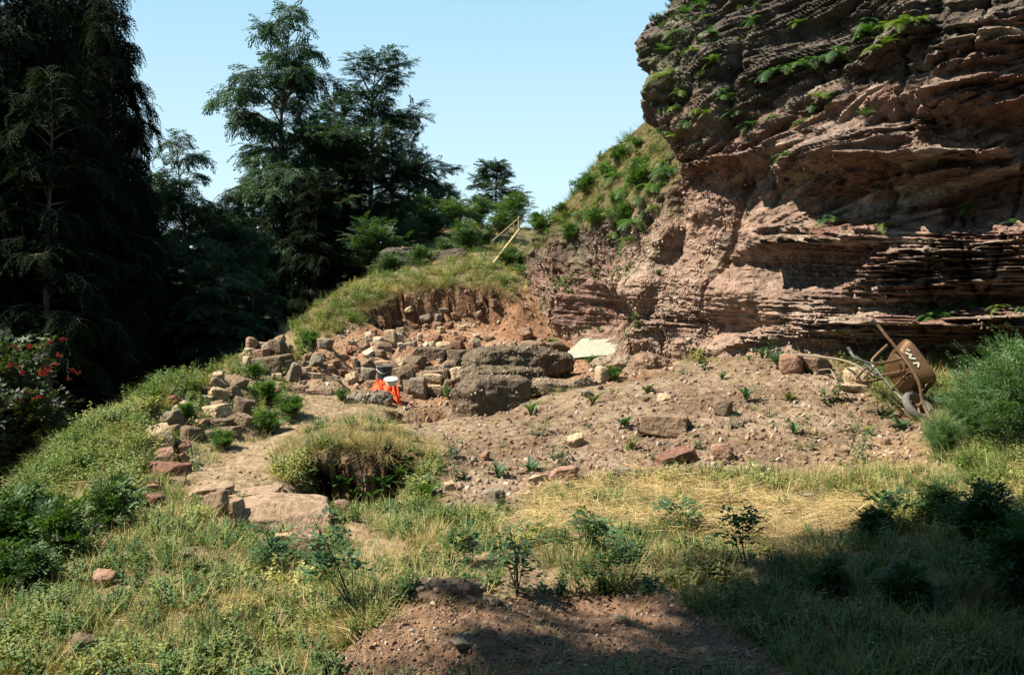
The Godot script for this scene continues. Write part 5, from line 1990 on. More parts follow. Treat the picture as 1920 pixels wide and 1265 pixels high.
func scatter_turf() -> void:
	var tall := grass_mesh(201, 24, 0.10, 0.24, 0.09, 0.7, 0.7, 0.006)
	var short := grass_mesh(202, 26, 0.05, 0.14, 0.09, 1.1, 0.9, 0.005)
	var lank := grass_mesh(203, 22, 0.15, 0.34, 0.08, 1.1, 1.5, 0.005)
	var st1 := straw_mesh(204, 26)
	var hb := herb_mesh(205, 5, 0.11, 0.042, 0.027, 4)
	var hb2 := herb_mesh(206, 4, 0.20, 0.056, 0.032, 6)
	var lists := {}
	for key in ["tall", "short", "lank", "straw", "herb", "herb2"]: lists[key] = [[], []]
	mark_stones()
	rng.seed = 300
	var green := Color(0.185, 0.215, 0.066)
	var fresh := Color(0.15, 0.22, 0.068)
	var dry := Color(0.50, 0.40, 0.20)
	for k in 66000:
		var px := rng.randf_range(-160, 2080)
		var py := rng.randf_range(400, 1275)
		var sp := spot(px, py)
		if sp.is_empty(): continue
		var d: float = sp[1]
		if rng.randf() > clampf(pow(d / 9.5, 1.5), 0.42, 1.0): continue
		if kept(px, py) and rng.randf() > 0.06: continue
		var x: float = sp[0]
		var q := Vector2(px, py)
		if d < 24.0 and absf(H(x, d + 0.07) - H(x, d - 0.07)) > 0.15: continue     # too steep for turf
		var n1 := nz.get_noise_2d(x * 1.1 + 70.0, d * 1.1)
		var n2 := nz.get_noise_2d(x * 3.2, d * 3.2 + 130.0)
		if d < 9.5 and n2 + n1 * 0.6 < -0.16 and rng.randf() < 0.72: continue     # worn, patchy sward
		var dryness_or_shade := clampf(0.42 + n1 * 0.9 + n2 * 0.5, 0.0, 1.0)
		var key := ""
		var s := rng.randf_range(0.75, 1.25)
		var strawz := in_zone("straw", q)
		var soilz := in_zone("soil", q)
		if in_zone("front", q) > -4.0:
			if rng.randf() < 0.97 - smooth(1150.0, 1110.0, py) * 0.1: continue
			key = "short"; dryness_or_shade = 0.6
		elif strawz > rng.randf_range(-25, 10):
			var r := rng.randf()
			if r < 0.62: key = "straw"
			elif r < 0.80: key = "short"; dryness_or_shade = 0.75
			elif r < 0.88: key = "lank"; dryness_or_shade = 0.85
			elif r < 0.92: key = "herb"; 
			else: continue
		elif in_zone("track", q) > rng.randf_range(-10, 25):
			if rng.randf() < 0.80: continue
			key = "short"; dryness_or_shade = 0.7; s *= 0.8
		elif bare(q):
			if in_zone("dig", q) > 0.0 or in_zone("path", q) > 4.0: continue
			if soilz > 0.0 and rng.randf() > 0.09 + 0.25 * smooth(22.0, 0.0, soilz): continue
			key = "straw" if rng.randf() < 0.66 else ("herb" if rng.randf() < 0.25 else "short")
			s *= 0.55; dryness_or_shade = 0.6
		elif px > 490 and px < 830 and py > 745 and py < 872:
			key = "tall" if rng.randf() < 0.5 else ("short" if rng.randf() < 0.7 else "lank")      # the grassy hummock
			dryness_or_shade = clampf(0.72 + n2 * 0.7, 0.0, 1.0); s *= 0.5
			if px < 520.0 + n2 * 20.0: continue
			if cut_depth(x, -d - 0.10) > 0.12: continue
		elif px < 640.0 and py > 640.0 and q.x < 640 and py - 660.0 > (300.0 - px) * 0.6 - 120.0:
			# the left slope: herbs in drifts between grass
			var r := rng.randf()
			var hp := clampf(0.16 + n2 * 1.5 + n1 * 0.4, 0.03, 0.6)
			if py < 900.0: hp = clampf(hp + 0.30, 0.0, 0.7)
			dryness_or_shade += 0.26 if py > 930.0 else -0.05
			if r < hp: key = "herb2" if rng.randf() < 0.4 else "herb"
			elif r < hp + (1.0 - hp) * 0.38: key = "short"
			elif r < hp + (1.0 - hp) * 0.62: key = "tall"
			elif r < hp + (1.0 - hp) * 0.92: key = "lank"
			elif py > 900.0: key = "straw"
			else: key = "tall"
		elif d > 15.0:
			key = "tall" if rng.randf() < 0.7 else "herb2"
			dryness_or_shade = clampf(dryness_or_shade + 0.05, 0, 1)
		elif px > 520 and px < 850 and py < 960:
			key = "herb" if rng.randf() < 0.6 else "short"; dryness_or_shade = 0.2
		else:
			var r := rng.randf()
			if n2 > 0.22 and r < 0.5: key = "herb" if rng.randf() < 0.6 else "herb2"
			elif r < 0.42: key = "short"
			elif r < 0.72: key = "tall"
			elif r < 0.92: key = "lank"
			else: key = "straw"
		if px > 1000.0 and py > 1030.0 and in_zone("track", q) < 0.0 and strawz < 0.0: dryness_or_shade = clampf(dryness_or_shade + 0.35, 0.0, 1.0)  # pushed browner in the lower right corner to stand in for shade
		var c: Color
		if key == "straw": c = jitter(Color(0.43, 0.335, 0.175), 0.28)
		elif key.begins_with("herb"): c = jitter(Color(0.135, 0.21, 0.07).lerp(Color(0.30, 0.30, 0.10), clampf(n1 + 0.45 + rng.randf_range(-0.3, 0.3), 0.0, 1.0)), 0.25)
		else: c = jitter(fresh.lerp(green, rng.randf()).lerp(dry, smooth(0.25, 0.85, dryness_or_shade + rng.randf_range(-0.25, 0.25))), 0.2)
		if px > 1050.0 and py > 1040.0: c = c.lerp(Color(0.20, 0.15, 0.085), 0.5)      # shade of the corner painted into the growth as dull brown
		if d < 8.0 and key == "straw" and strawz < 0.0: s *= 0.6
		if d < 8.0 and key != "straw":
			if rng.randf() < 0.30 * smooth(8.0, 6.0, d): continue
			s *= lerpf(0.62, 1.0, smooth(5.5, 9.0, d))
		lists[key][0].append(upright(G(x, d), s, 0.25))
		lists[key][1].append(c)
	# the wider surroundings that a step aside would show
	for k in 5000:
		var d := exp(rng.randf_range(log(3.0), log(14.0)))
		var x := rng.randf_range(-0.75, 0.75) * d
		var q := pix(G(x, d))
		if bare(q) or in_zone("straw", q) > 0 or in_zone("track", q) > 0: continue
		var key := "tall" if rng.randf() < 0.5 else "herb"
		lists[key][0].append(upright(G(x, d), rng.randf_range(0.7, 1.2), 0.2))
		lists[key][1].append(jitter(green.lerp(dry, rng.randf() * 0.6) if key == "tall" else Color(0.085, 0.15, 0.05), 0.2))
	# turf hanging over the cut edges, in drooping dry curtains
	for spec in [[0, 190, 0.6], [1, 60, 0.5]]:
		var pts: PackedVector2Array = cuts[spec[0]].pts
		for k in spec[1]:
			var t := rng.randf_range(0.04, 0.97) * (pts.size() - 1)
			var a := pts[int(t)]
			var b := pts[int(t) + 1]
			var p := a.lerp(b, t - int(t))
			var nrm := (b - a).orthogonal().normalized()
			if nrm.y < 0: nrm = -nrm
			var off := rng.randf_range(-0.30, 0.05)
			p += nrm * off
			var pos := G(p.x, -p.y)
			if pos.y < H(p.x - nrm.x * 0.25, -(p.y - nrm.y * 0.25)) - 0.12: pos.y = H(p.x - nrm.x * 0.25, -(p.y - nrm.y * 0.25)) - 0.05
			var key := "lank" if rng.randf() < 0.75 else "tall"
			var xf := upright(pos, rng.randf_range(0.45, 0.9), 0.2)
			if key == "lank": xf.basis = Basis(Vector3(1, 0, 0), rng.randf_range(0.5, 1.5)) * xf.basis
			lists[key][0].append(xf)
			lists[key][1].append(jitter(Color(0.26, 0.19, 0.085).lerp(green, rng.randf() * float(spec[2])), 0.25))
	# grass on the laid-back part of the cliff
	var nu := cs.size()
	for k in 9000:
		var i := rng.randi_range(2, nu - 3)
		var j := rng.randi_range(2, ch.size() - 3)
		var a := j * nu + i
		if cgrass[a] < rng.randf_range(0.25, 0.8) or ch[j] > 5.9: continue
		var n2 := nz.get_noise_3dv(cv[a] * 1.5)
		var key := "tall" if rng.randf() < 0.6 else ("herb2" if rng.randf() < 0.6 else "lank")
		lists[key][0].append(upright(cv[a], rng.randf_range(0.6, 1.1), 0.4))
		lists[key][1].append(jitter(Color(0.14, 0.17, 0.05).lerp(Color(0.33, 0.27, 0.11), clampf(0.45 + n2 + rng.randf_range(-0.3, 0.3), 0, 1)) if key != "herb2" else Color(0.10, 0.17, 0.05), 0.25))
	for k in 14000:
		# little tufts in the cracks of the rock
		var a := rng.randi_range(0, cv.size() - 1)
		var q := pix(cv[a])
		if q.y > 640 or q.x > 1440 - q.y * 0.4 or cgrass[a] > 0.3 or cnn[a].y < 0.05 + rng.randf() * 0.3: continue
		if nz.get_noise_3dv(cv[a] * 1.6 + Vector3(50, 0, 0)) < 0.02: continue
		lists.herb[0].append(upright(cv[a], rng.randf_range(0.5, 1.0), 0.5))
		lists.herb[1].append(jitter(Color(0.10, 0.16, 0.05), 0.3))
	var names := {"tall": [tall, "tall_grass", "tall green and dry grass covering the hillside", "grass"], "short": [short, "short_grass", "short thin grass between the taller tufts", "grass"], "lank": [lank, "lank_grass", "long drooping grass on the slopes and cut edges", "grass"], "straw": [st1, "straw", "yellow cut straw lying below the soil slope", "straw"], "herb": [hb, "low_herbs", "low leafy weeds among the grass", "weeds"], "herb2": [hb2, "leafy_weeds", "taller leafy weeds along the ridge and slopes", "weeds"]}
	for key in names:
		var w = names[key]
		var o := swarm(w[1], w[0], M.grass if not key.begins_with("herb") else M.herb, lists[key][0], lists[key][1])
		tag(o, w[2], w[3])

const SEEDLINGS := "995 760 50;985 785 36;1012 800 52;940 830 30;1045 850 40;1055 862 36;995 870 46;935 880 44;860 885 40;1112 745 32;1140 900 40;1215 725 34;1280 690 40;1320 680 34;1355 700 32;1400 735 44;1405 665 30;1430 660 34;1455 662 46;1460 672 40;1415 760 30;1445 770 34;1380 790 30;1490 800 40;1560 740 52;1520 690 30;1590 800 36;1605 830 50;1612 850 44;1575 860 36;1640 760 40;1665 770 40;1690 790 44;1630 800 44;1650 690 30;1700 690 30;1350 870 40;1290 885 50;1255 870 44;1225 850 34;1170 790 34;1185 830 36;1100 790 30;1085 870 36;850 845 40;835 860 44;1310 830 30;1525 830 36;1480 740 34;1210 700 30;1560 905 40;1430 910 36"
const FERNS := [
	["1425 152 34;1448 138 40;1470 128 36;1482 96 34;1502 122 40;1522 112 40;1546 106 44;1570 98 44;1592 80 46;1610 66 44;1628 46 50;1642 64 44;1662 50 46;1684 46 44;1702 42 40;1720 36 36;1655 84 40;1640 92 36", "green fern in the row below the top ledge", "ferns in the row below the top ledge"],
	["1240 140 30;1246 98 30;1300 96 28;1276 170 32;1292 142 34;1340 116 32;1330 60 28;1290 32 28;1310 12 30;1262 62 32;1280 22 28;1410 42 26;1490 46 24;1322 30 24;1350 170 24;1265 200 26", "small fern on the dark upper left rock", "ferns on the dark upper left rock"],
	["1256 322 40;1240 300 44;1236 332 44;1266 262 34;1246 250 34;1290 232 30;1320 212 32;1342 192 34;1362 182 34;1382 216 32;1226 350 40;1300 206 30", "fern along the crevice left on the tall rock", "ferns along the crevice"],
	["1540 182 34;1560 176 30;1520 202 28;1622 216 30;1470 292 26;1446 218 24;1602 352 24;1500 232 22;1400 236 24", "small fern in a joint of the middle cliff", "ferns in the middle of the cliff"],
	["1550 412 34;1562 406 30;1630 416 30;1652 420 30;1820 386 34;1812 392 26;1900 415 22", "fern on the ledge above the dark overhang", "ferns above the dark overhang"],
	["1745 592 40;1762 582 44;1776 588 40;1792 578 40;1820 572 34;1842 570 34;1872 578 30;1910 578 28", "bright fern on the low ledge above the wheelbarrow", "ferns above the wheelbarrow"],
	["1150 332 34;1170 362 40;1180 342 38;1200 372 44;1210 402 44;1190 302 36;1160 292 32;1130 322 30;1100 342 28;1190 424 40;1216 362 40;1224 388 40;1200 332 36;1140 402 34;1160 412 34;1180 446 36;1060 400 26;1040 410 30;1120 370 28;1150 440 30;1090 395 26", "fern on the green slope left of the rock", "ferns on the green slope left of the tall rock"],
]

func scatter_ferns() -> void:
	var protos := []
	for k in 6: protos.append(fern_mesh(400 + k, 5 + k, 0.30 - 0.02 * k, 1.5 + 0.25 * k))
	rng.seed = 410
	for grp in FERNS:
		var rows := []
		for row in grp[0].split(";"): rows.append(row.split_floats(" ", false))
		rows.sort_custom(func(p, q): return p[0] < q[0])
		var nth := 0
		for f in rows:
			var a := cliff_at(f[0], f[1])
			if a < 0: continue
			var n := cnn[a]
			var out := Vector3(n.x, 0, n.z)
			if out.length() < 0.1: out = Vector3(-0.7, 0, 0.7)
			out = out.normalized()
			var o := put("fern", protos[rng.randi_range(0, 5)], fern_mat(rng.randi_range(0, 2)))
			var s: float = f[2] / F * -cv[a].z / 0.22 * rng.randf_range(0.65, 1.15)
			o.position = cv[a] - out * 0.02
			o.basis = Basis(Vector3.UP.cross(out), Vector3.UP, out) * Basis(Vector3.UP, rng.randf_range(-0.5, 0.5)) * Basis.from_scale(Vector3.ONE * s)
			tag(o, "%s, %s" % [grp[1], ORD[nth]], "fern", grp[2])
			nth += 1

func fern_mat(k: int) -> StandardMaterial3D:
	var key := "fern%d" % k
	if not M.has(key):
		var m := leaf_mat(Color(0.8, 0.95, 0.4), 0.5)
		m.albedo_color = ([Color(0.085, 0.165, 0.045), Color(0.14, 0.20, 0.045), Color(0.065, 0.135, 0.055)][k] as Color).linear_to_srgb()
		M[key] = m
	return M[key]

func tint_mat(key: String, c: Color) -> StandardMaterial3D:
	if not M.has(key):
		var m := leaf_mat()
		m.albedo_color = c.linear_to_srgb()
		M[key] = m
	return M[key]

func seed_tint(k: int) -> StandardMaterial3D:
	return tint_mat("ros%d" % k, [Color(0.07, 0.125, 0.055), Color(0.095, 0.14, 0.055), Color(0.055, 0.105, 0.058), Color(0.15, 0.15, 0.06)][k])

func area_words(px: float, py: float) -> String:
	var a := "left" if px < 1130 else ("middle" if px < 1420 else "right")
	var b := "upper" if py < 740 else ("central" if py < 830 else "lower")
	return "%s %s" % [b, a]

func single_plants() -> void:
	var ros := []
	for k in 3: ros.append(rosette_mesh(500 + k, 8 + 2 * k, 0.20, 0.042, 0.40 + 0.12 * k))
	ros.append(herb_mesh(503, 3, 0.20, 0.075, 0.034, 5))
	ros.append(herb_mesh(504, 2, 0.24, 0.08, 0.024, 7))
	ros.append(grass_mesh(505, 26, 0.10, 0.24, 0.02, 0.6, 0.6, 0.007))
	rng.seed = 510
	var rows := []
	for row in SEEDLINGS.split(";"): rows.append(row.split_floats(" ", false))
	rows.sort_custom(func(p, q): return p[0] < q[0])
	var nth := {}
	for f in rows:
		var g := on_ground(f[0], f[1] + f[2] * 0.35)
		var s: float = f[2] / F * -g.z / 0.20 * rng.randf_range(0.6, 1.25)
		var o := put("young_plant", ros[rng.randi_range(0, 5)], seed_tint(rng.randi_range(0, 3)))
		o.position = g - Vector3(0, 0.01, 0)
		o.rotation.y = rng.randf() * TAU
		o.scale = Vector3.ONE * s
		var area: String = area_words(f[0], f[1])
		var z: int = nth.get(area, 0)
		nth[area] = z + 1
		tag(o, "young leafy plant, %s on the %s part of the soil slope" % [ORD[z], area], "plant", "young plants on the %s soil slope" % area_words(f[0], f[1]))
	# the thick growth in the pit
	for k in 22:
		var px := 562.0 + k * 11.3
		var py := rng.randf_range(880, 945)
		var g := on_ground(px, py)
		var o := put("long_leaved_plant", ros[[0, 1, 2, 4][k % 4]], tint_mat("pit%d" % (k % 2), [Color(0.06, 0.13, 0.06), Color(0.075, 0.15, 0.055)][k % 2]))
		o.position = g - Vector3(0, 0.01, 0)
		o.rotation.y = rng.randf() * TAU
		o.scale = Vector3.ONE * rng.randf_range(0.9, 1.5)
		tag(o, "lush long-leaved plant, %s in the pit under the hummock" % ORD[k], "plant", "plants in the pit")
	var sp := spray_mesh(71, 0.16, 16, 0.05, 0.028, 0.2)
	var spl := spray_mesh(72, 0.20, 22, 0.055, 0.032, 0.3)
	var spf := spray_mesh(73, 0.22, 34, 0.032, 0.012, 0.15)
	var dark := shrub("shrub", {"seed": 31, "h": 0.75, "w": 0.5, "stems": 16, "sprays": 34, "leaf": Color(0.065, 0.12, 0.045), "mesh": spl, "puff": 0.10, "r": 0.008, "low": 0.1})
	var dark2 := shrub("shrub", {"seed": 32, "h": 0.7, "w": 0.6, "stems": 16, "sprays": 32, "leaf": Color(0.08, 0.14, 0.05), "mesh": sp, "puff": 0.12, "r": 0.008, "low": 0.1})
	var places := [[60, 960, 1.0, "tall dark leafy shrub nearest the left edge above the grass"], [205, 950, 0.9, "dark shrub below the left ridge beside the dry grass"], [35, 1010, 1.1, "dark shrub at the left edge beneath the tall one"], [118, 1000, 0.9, "shrub in the middle of the dark left thicket"], [225, 905, 0.6, "small shrub on the ridge before the left rubble heap"], [10, 1075, 0.8, "lowest dark shrub at the left edge"], [60, 1060, 0.6, "small shrub at the foot of the dark left thicket"], [-60, 960, 1.2, "dark shrub just outside the left edge"], [-70, 1080, 1.0, "low shrub just outside the left edge"]]
	for k in places.size():
		var q = places[k]
		plant(dark if k % 2 == 0 else dark2, "shrub", on_ground(q[0], q[1] + 50), float(q[2]) * 0.54, rng.randf() * TAU, q[3], "shrub", "shrubs of the left thicket")
	var weed := shrub("weed_bush", {"seed": 35, "h": 0.5, "w": 0.34, "stems": 14, "sprays": 22, "leaf": Color(0.095, 0.175, 0.055), "mesh": spray_mesh(74, 0.12, 12, 0.045, 0.026, 0.25), "puff": 0.07, "r": 0.005, "low": 0.1})
	# weeds between the heaps
	for q in [[500, 745, 0.62, "leafy weed growing up through the right of the left rubble heap"], [478, 700, 0.5, "green bush between the two left heaps"], [545, 770, 0.55, "grassy green bush at the path in front of the bend heap"], [500, 800, 0.55, "dark leafy bush at the lower right end of the left heap"], [420, 830, 0.4, "low green bush under the left rubble heap by the path"], [350, 775, 0.4, "pale weed bush in the gap of the left rubble heap"], [580, 640, 0.6, "green bush at the foot of the grassy bank by the bend heap"], [1150, 700, 0.35, "low green weed by the corrugated sheet"], [1035, 640, 0.3, "small bright weed beside the brown boulder"], [842, 735, 0.3, "green leaves in the gap beside the big boulder"], [870, 695, 0.28, "green leaves between the stack and the mossy ledge"], [1112, 672, 0.3, "grassy weed right of the corrugated sheet"], [640, 738, 0.3, "low green tuft at the path before the gravelly mound"]]:
		plant(weed, "weed_bush", on_ground(q[0], q[1] + 12), float(q[2]) * 1.15, rng.randf() * TAU, q[3], "weed")
	# scrub on the laid-back green shoulder left of the tall rock
	var nth2 := 0
	for q in [[1010, 430], [1050, 395], [1070, 450], [1100, 360], [1115, 420], [1135, 330], [1150, 380], [1160, 300], [1178, 420], [1190, 270], [1195, 350], [1205, 310]]:
		var a := cliff_at(q[0], q[1])
		if a < 0: continue
		plant(weed, "scrub", cv[a], rng.randf_range(0.35, 0.95), rng.randf() * TAU, "yellow green scrub, %s on the green shoulder" % ORD[nth2], "bush", "scrub on the green shoulder")
		nth2 += 1
	# broom shrub at the right edge, its dark undergrowth and the rowan on the left
	var broom := shrub("broom", {"seed": 33, "h": 1.15, "w": 0.62, "stems": 26, "sprays": 46, "leaf": Color(0.105, 0.19, 0.085), "mesh": spf, "puff": 0.17, "r": 0.009, "low": 0.15, "up": 0.9})
	for q in [[1895, 885, 8.3, 0.78, "big feathery blue green shrub at the right edge"], [1838, 860, 8.8, 0.52, "smaller feathery shrub in front of the wheelbarrow"], [1975, 900, 7.9, 0.85, "feathery shrub cut by the right edge"], [1930, 870, 9.3, 0.72, "feathery shrub behind the big one at the cliff foot"], [1775, 915, 8.6, 0.35, "low feathery shrub at the edge of the shade"]]:
		var x := (float(q[0]) - 960.0) / F * float(q[2])
		plant(broom, "broom_shrub", G(x, q[2]), q[3], rng.randf() * TAU, q[4], "shrub", "feathery shrubs by the cliff")
	for q in [[1850, 1020, 0.43, "dark shrub deep in the shade below the feathery one"], [1760, 980, 0.31, "small dark shrub at the shade edge"], [1930, 1120, 0.5, "dark shrub at the right edge of the shaded ground"], [1640, 1010, 0.25, "low dark shrub among shaded grass"], [1700, 1150, 0.31, "dark weed clump in the shaded lower right corner"], [1560, 1120, 0.25, "dark weed clump at the shadow border"]]:
		plant(dark, "shrub", on_ground(q[0], q[1]), q[2], rng.randf() * TAU, q[3], "shrub", "shaded shrubs at the lower right")
	var rowan := shrub("rowan", {"seed": 34, "h": 2.4, "w": 0.62, "stems": 18, "sprays": 46, "leaf": Color(0.075, 0.10, 0.06), "mesh": spl, "puff": 0.24, "r": 0.02, "low": 0.2, "size": 1.5})
	var berries := MB.new()
	berries.col = Color.WHITE
	rng.seed = 520
	for k in 26:
		var c := Vector3(rng.randf_range(-0.9, 0.7), rng.randf_range(1.5, 2.5), rng.randf_range(0.1, 1.0))
		for z in 7:
			var p := c + Vector3(rng.randf_range(-0.05, 0.05), rng.randf_range(-0.03, 0.03), rng.randf_range(-0.05, 0.05))
			berries.tube([p + Vector3(0, -0.013, 0), p, p + Vector3(0, 0.013, 0)], [0.006, 0.014, 0.006], 5)
	var red := plain_mat(Color(0.35, 0.02, 0.01), 0.4)
	for q in [[5, 640, 13.5, "berry bush with red berries at the left edge before the dark wood", true], [-60, 700, 12.5, "pale leaved bush outside the left edge", false], [62, 735, 13.2, "low pale leaved bush at the foot of the berry bush", false]]:
		var x := (float(q[0]) - 960.0) / F * float(q[2])
		var g := G(x, q[2])
		var top := P(q[0], q[1], q[2])
		var o := plant(rowan, "berry_bush" if q[4] else "pale_bush", g, maxf(0.3, (top.y - g.y) / 2.4), rng.randf() * TAU, q[3], "bush")
		if q[4]: put("berry", berries.mesh(), red, o).set_meta("kind", "stuff")
	# saplings in the foreground: a crooked stem with spread leaves
	rng.seed = 530
	for q in [[668, 1150, 590, 965, "crooked dark sapling in front of the big flat slab", 1.0], [970, 1118, 962, 985, "short stout sapling stump with leafy shoots before the earth mound", 1.6], [1400, 1065, 1372, 925, "leafy sapling standing in the straw", 1.0], [1285, 1000, 1262, 930, "thin pale sapling left of the leafy one in the straw", 0.7], [1118, 1040, 1100, 960, "low leafy sapling at the straw's lower edge", 0.7], [510, 1075, 500, 985, "bushy sapling below the path edge slabs", 1.1], [890, 1060, 872, 980, "thin leafy sapling on the grass in the middle", 0.7], [1130, 1100, 1150, 1010, "thin sapling beside the grass tussock", 0.6], [1640, 1000, 1655, 920, "sapling at the right end of the straw", 0.7]]:
		var g := on_ground(q[0], q[1])
		var tip := P(q[2], q[3], -g.z)
		var o := thing("sapling", g, q[4], "sapling")
		var rel := tip - g
		var th: float = 0.006 * q[5]
		var sm := MB.new()
		sm.col = Color(0.045, 0.038, 0.03)
		var xf := []
		var cols := []
		for b in 6:
			var e := rel if b == 0 else rel * rng.randf_range(0.55, 0.95) + Vector3(rng.randf_range(-0.12, 0.12), 0, rng.randf_range(-0.12, 0.12))
			var pts := []
			for k in 6:
				var f := k / 5.0
				pts.append(Vector3(0, -0.02, 0).lerp(e, f) + Vector3(sin(f * 5.0 + b) * 0.02, 0, cos(f * 4.0 + b) * 0.02) * f)
			sm.tube(smooth_pipe(pts, 2), range(11).map(func(z): return th * (1.0 - 0.08 * z) * (1.0 if b == 0 else 0.5)), 5)
			for k in 5:
				var f := rng.randf_range(0.45, 1.0)
				var p: Vector3 = e * f
				var a := rng.randf() * TAU
				var ld := Vector3(cos(a), rng.randf_range(0.0, 0.8), sin(a)).normalized()
				var zz := ld.cross(Vector3.UP).normalized()
				xf.append(Transform3D(Basis(ld, zz.cross(ld), zz).scaled_local(Vector3.ONE * rng.randf_range(0.5, 0.95)), p))
				cols.append(jitter(Color(0.06, 0.125, 0.05), 0.25))
		put("stem", sm.mesh(), M.bark, o)
		swarm("leaves", sp, M.leaf, xf, cols, o)
	# tussocks that stand out of the sward
	var tus := grass_mesh(540, 120, 0.18, 0.42, 0.10, 0.9, 0.9, 0.005)
	for q in [[1150, 1105, 1.0, "dense grass tussock left of the shaded ground", 0], [1310, 1140, 0.9, "grass tussock half in the shadow edge", 0], [395, 1215, 1.1, "dark green grass tussock in the left foreground", 1], [330, 1235, 0.9, "smaller grass tussock beside the dark green one", 1], [560, 985, 0.8, "dry grass tuft hanging by the path edge slabs", 2], [1250, 1060, 0.8, "pale grass tussock between straw and track", 2], [1030, 1060, 0.8, "upright grass tussock left of the pale one", 0], [1440, 1170, 0.9, "grass tussock inside the shade", 1], [1820, 1200, 1.0, "pale grass tussock in the lower right shade", 2], [930, 1080, 0.6, "small tussock behind the earth mound", 0], [620, 1010, 0.6, "small dry tussock below the flat slab", 2], [1500, 1090, 0.8, "tussock on the shadow border", 1], [700, 1140, 0.7, "tussock left of the earth mound", 1]]:
		var m := tint_mat("tus%d" % q[4], [Color(0.13, 0.16, 0.05), Color(0.075, 0.11, 0.035), Color(0.30, 0.24, 0.10)][q[4]])
		var o := put("grass_tussock", tus, m)
		o.position = on_ground(q[0], q[1])
		o.rotation.y = rng.randf() * TAU
		o.scale = Vector3.ONE * float(q[2]) * 0.8
		tag(o, q[3], "grass tussock")
	# tall weeds standing over the ridge
	var spire := herb_mesh(550, 1, 0.55, 0.13, 0.05, 14)
	for q in [[278, 765, 0.9, "tall pale spire weed on the ridge against the dark wood"], [350, 730, 0.6, "shorter spire weed on the ridge right of the tall one"], [210, 800, 0.7, "spire weed on the ridge above the dark shrubs"], [610, 600, 0.6, "spire weed on the far grassy bank"], [240, 745, 0.6, "thin spire weed left of the tall pale one"], [1660, 1030, 0.6, "spire weed in the shade right of the straw"]]:
		var o := put("spire_weed", spire, tint_mat("spire", Color(0.12, 0.18, 0.09)))
		o.position = on_ground(q[0], q[1])
		o.rotation.y = rng.randf() * TAU
		o.scale = Vector3.ONE * float(q[2])
		tag(o, q[3], "weed")

func build_plants() -> void:
	scatter_turf()
	scatter_ferns()
	single_plants()

# ---------------------------------------------------------------- build
const SUN_EL := 0.94
const DIM := 0.75
func sky() -> void:
	var im := Image.create(512, 256, false, Image.FORMAT_RGBF)
	for j in 256:
		var el := 90.0 - (j + 0.5) * 180.0 / 256.0
		for i in 512:
			var c: Color
			if el >= 0.0:
				var t := el / 90.0
				c = Color(0.45, 0.60, 0.665).lerp(Color(0.235, 0.42, 0.55), smooth(0.0, 0.24, t))
				c = c.lerp(Color(0.045, 0.125, 0.26), smooth(0.16, 0.9, t))
			else:
				c = Color(0.40, 0.585, 0.665).lerp(Color(0.06, 0.065, 0.035), smooth(0.0, 6.0, -el))
			im.set_pixel(i, j, c)
	var mat := PanoramaSkyMaterial.new()
	mat.panorama = ImageTexture.create_from_image(im)
	var s := Sky.new()
	s.sky_material = mat
	var e := Environment.new()
	e.background_mode = Environment.BG_SKY
	e.sky = s
	e.background_energy_multiplier = 0.68
	e.tonemap_mode = Environment.TONE_MAPPER_LINEAR
	e.tonemap_exposure = 2.55
	e.sdfgi_enabled = true
	e.ssao_enabled = true
	e.ssil_enabled = true
	var w := WorldEnvironment.new()
	w.environment = e
	w.name = "sky"
	add_child(w)

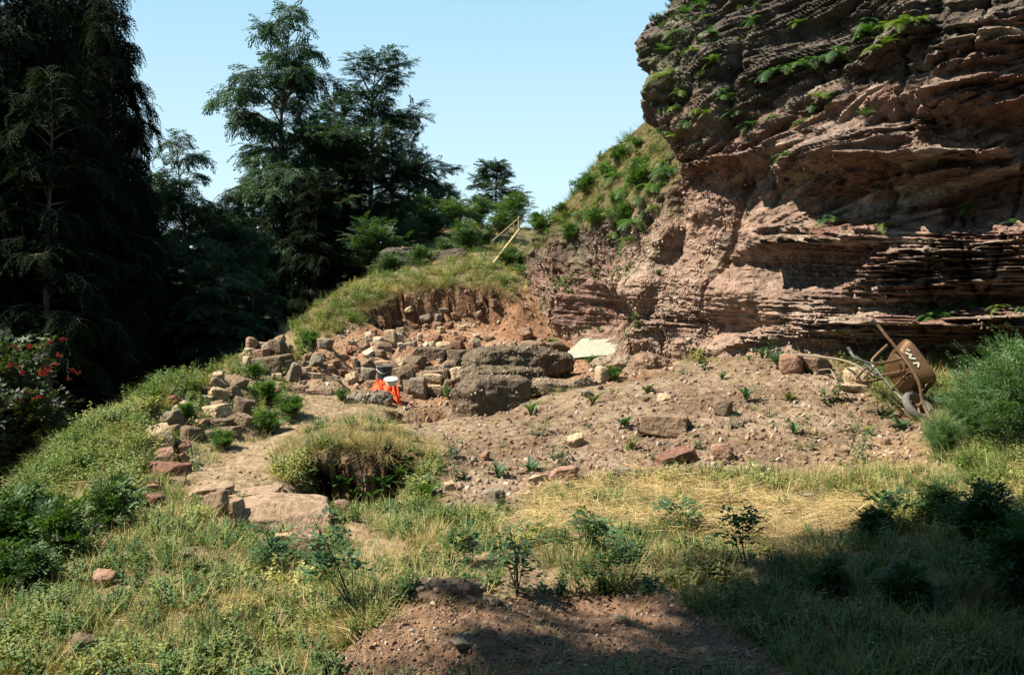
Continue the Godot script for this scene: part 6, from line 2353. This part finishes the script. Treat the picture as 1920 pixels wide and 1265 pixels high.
func _ready() -> void:
	var t0 := Time.get_ticks_msec()
	var cam := Camera3D.new()
	cam.name = "camera"
	cam.fov = rad_to_deg(2.0 * atan(632.5 / F))
	cam.position = Vector3(0, EYE, 0)
	cam.rotation.x = PITCH
	cam.near = 0.1
	cam.far = 400.0
	add_child(cam)
	cam.current = true
	sky()
	var sun := DirectionalLight3D.new()
	sun.name = "sun"
	sun.light_energy = 1.6
	sun.light_color = Color(1.0, 0.955, 0.88)
	sun.light_angular_distance = 0.5
	sun.shadow_enabled = true
	add_child(sun)
	var to_sun := Vector3(-0.993, 0.0, 0.12) * cos(SUN_EL) + Vector3.UP * sin(SUN_EL)
	sun.look_at_from_position(to_sun * 50.0, Vector3.ZERO)
	rng.seed = 1
	nz.noise_type = FastNoiseLite.TYPE_SIMPLEX_SMOOTH
	nz.frequency = 0.5
	nz.fractal_octaves = 2
	nz.seed = 11
	nzf.noise_type = FastNoiseLite.TYPE_SIMPLEX
	nzf.frequency = 0.35
	nzf.fractal_octaves = 3
	nzf.seed = 23
	nzr.noise_type = FastNoiseLite.TYPE_VALUE
	nzr.frequency = 1.0
	nzr.fractal_type = FastNoiseLite.FRACTAL_NONE
	nzr.seed = 5
	nzc.noise_type = FastNoiseLite.TYPE_CELLULAR
	nzc.frequency = 1.0
	nzc.seed = 8
	nzc.fractal_type = FastNoiseLite.FRACTAL_NONE
	nzc.cellular_return_type = FastNoiseLite.RETURN_CELL_VALUE
	nzc.cellular_jitter = 0.8
	materials()
	fit_ground()
	lay_zones()
	ground_axes()
	make_heights()
	look_table()
	pack_heaps()
	look_table()
	build_ground()
	build_cliff()
	build_stones()
	build_goods()
	build_trees()
	build_plants()

func materials() -> void:
	var w := Color(1, 1, 1)
	M.earth = rock_mat(0.55, 3.0, Color(0.80, 0.78, 0.76), w, 3)
	M.cliff = rock_mat(0.5, 6.0, Color(0.60, 0.57, 0.55), w, 4)
	M.stone = rock_mat(1.1, 1.2, Color(0.70, 0.68, 0.66), w, 6)
	M.rock = rock_mat(0.9, 2.0, Color(0.72, 0.70, 0.68), w, 7)
	M.pebble = plain_mat(w, 0.9)
	M.pebble.vertex_color_use_as_albedo = true
	M.bark = plain_mat(w, 0.95)
	M.bark.vertex_color_use_as_albedo = true
	M.leaf = leaf_mat()
	M.herb = leaf_mat()
	M.crown = leaf_mat(Color(0.6, 0.7, 0.4), 0.7)
	M.crown.metallic_specular = 0.12
	M.grass = leaf_mat(Color(0.6, 0.65, 0.35), 0.7)
	for k in ["earth", "rock", "pebble"]: M[k].albedo_color = Color(DIM, DIM, DIM).linear_to_srgb()
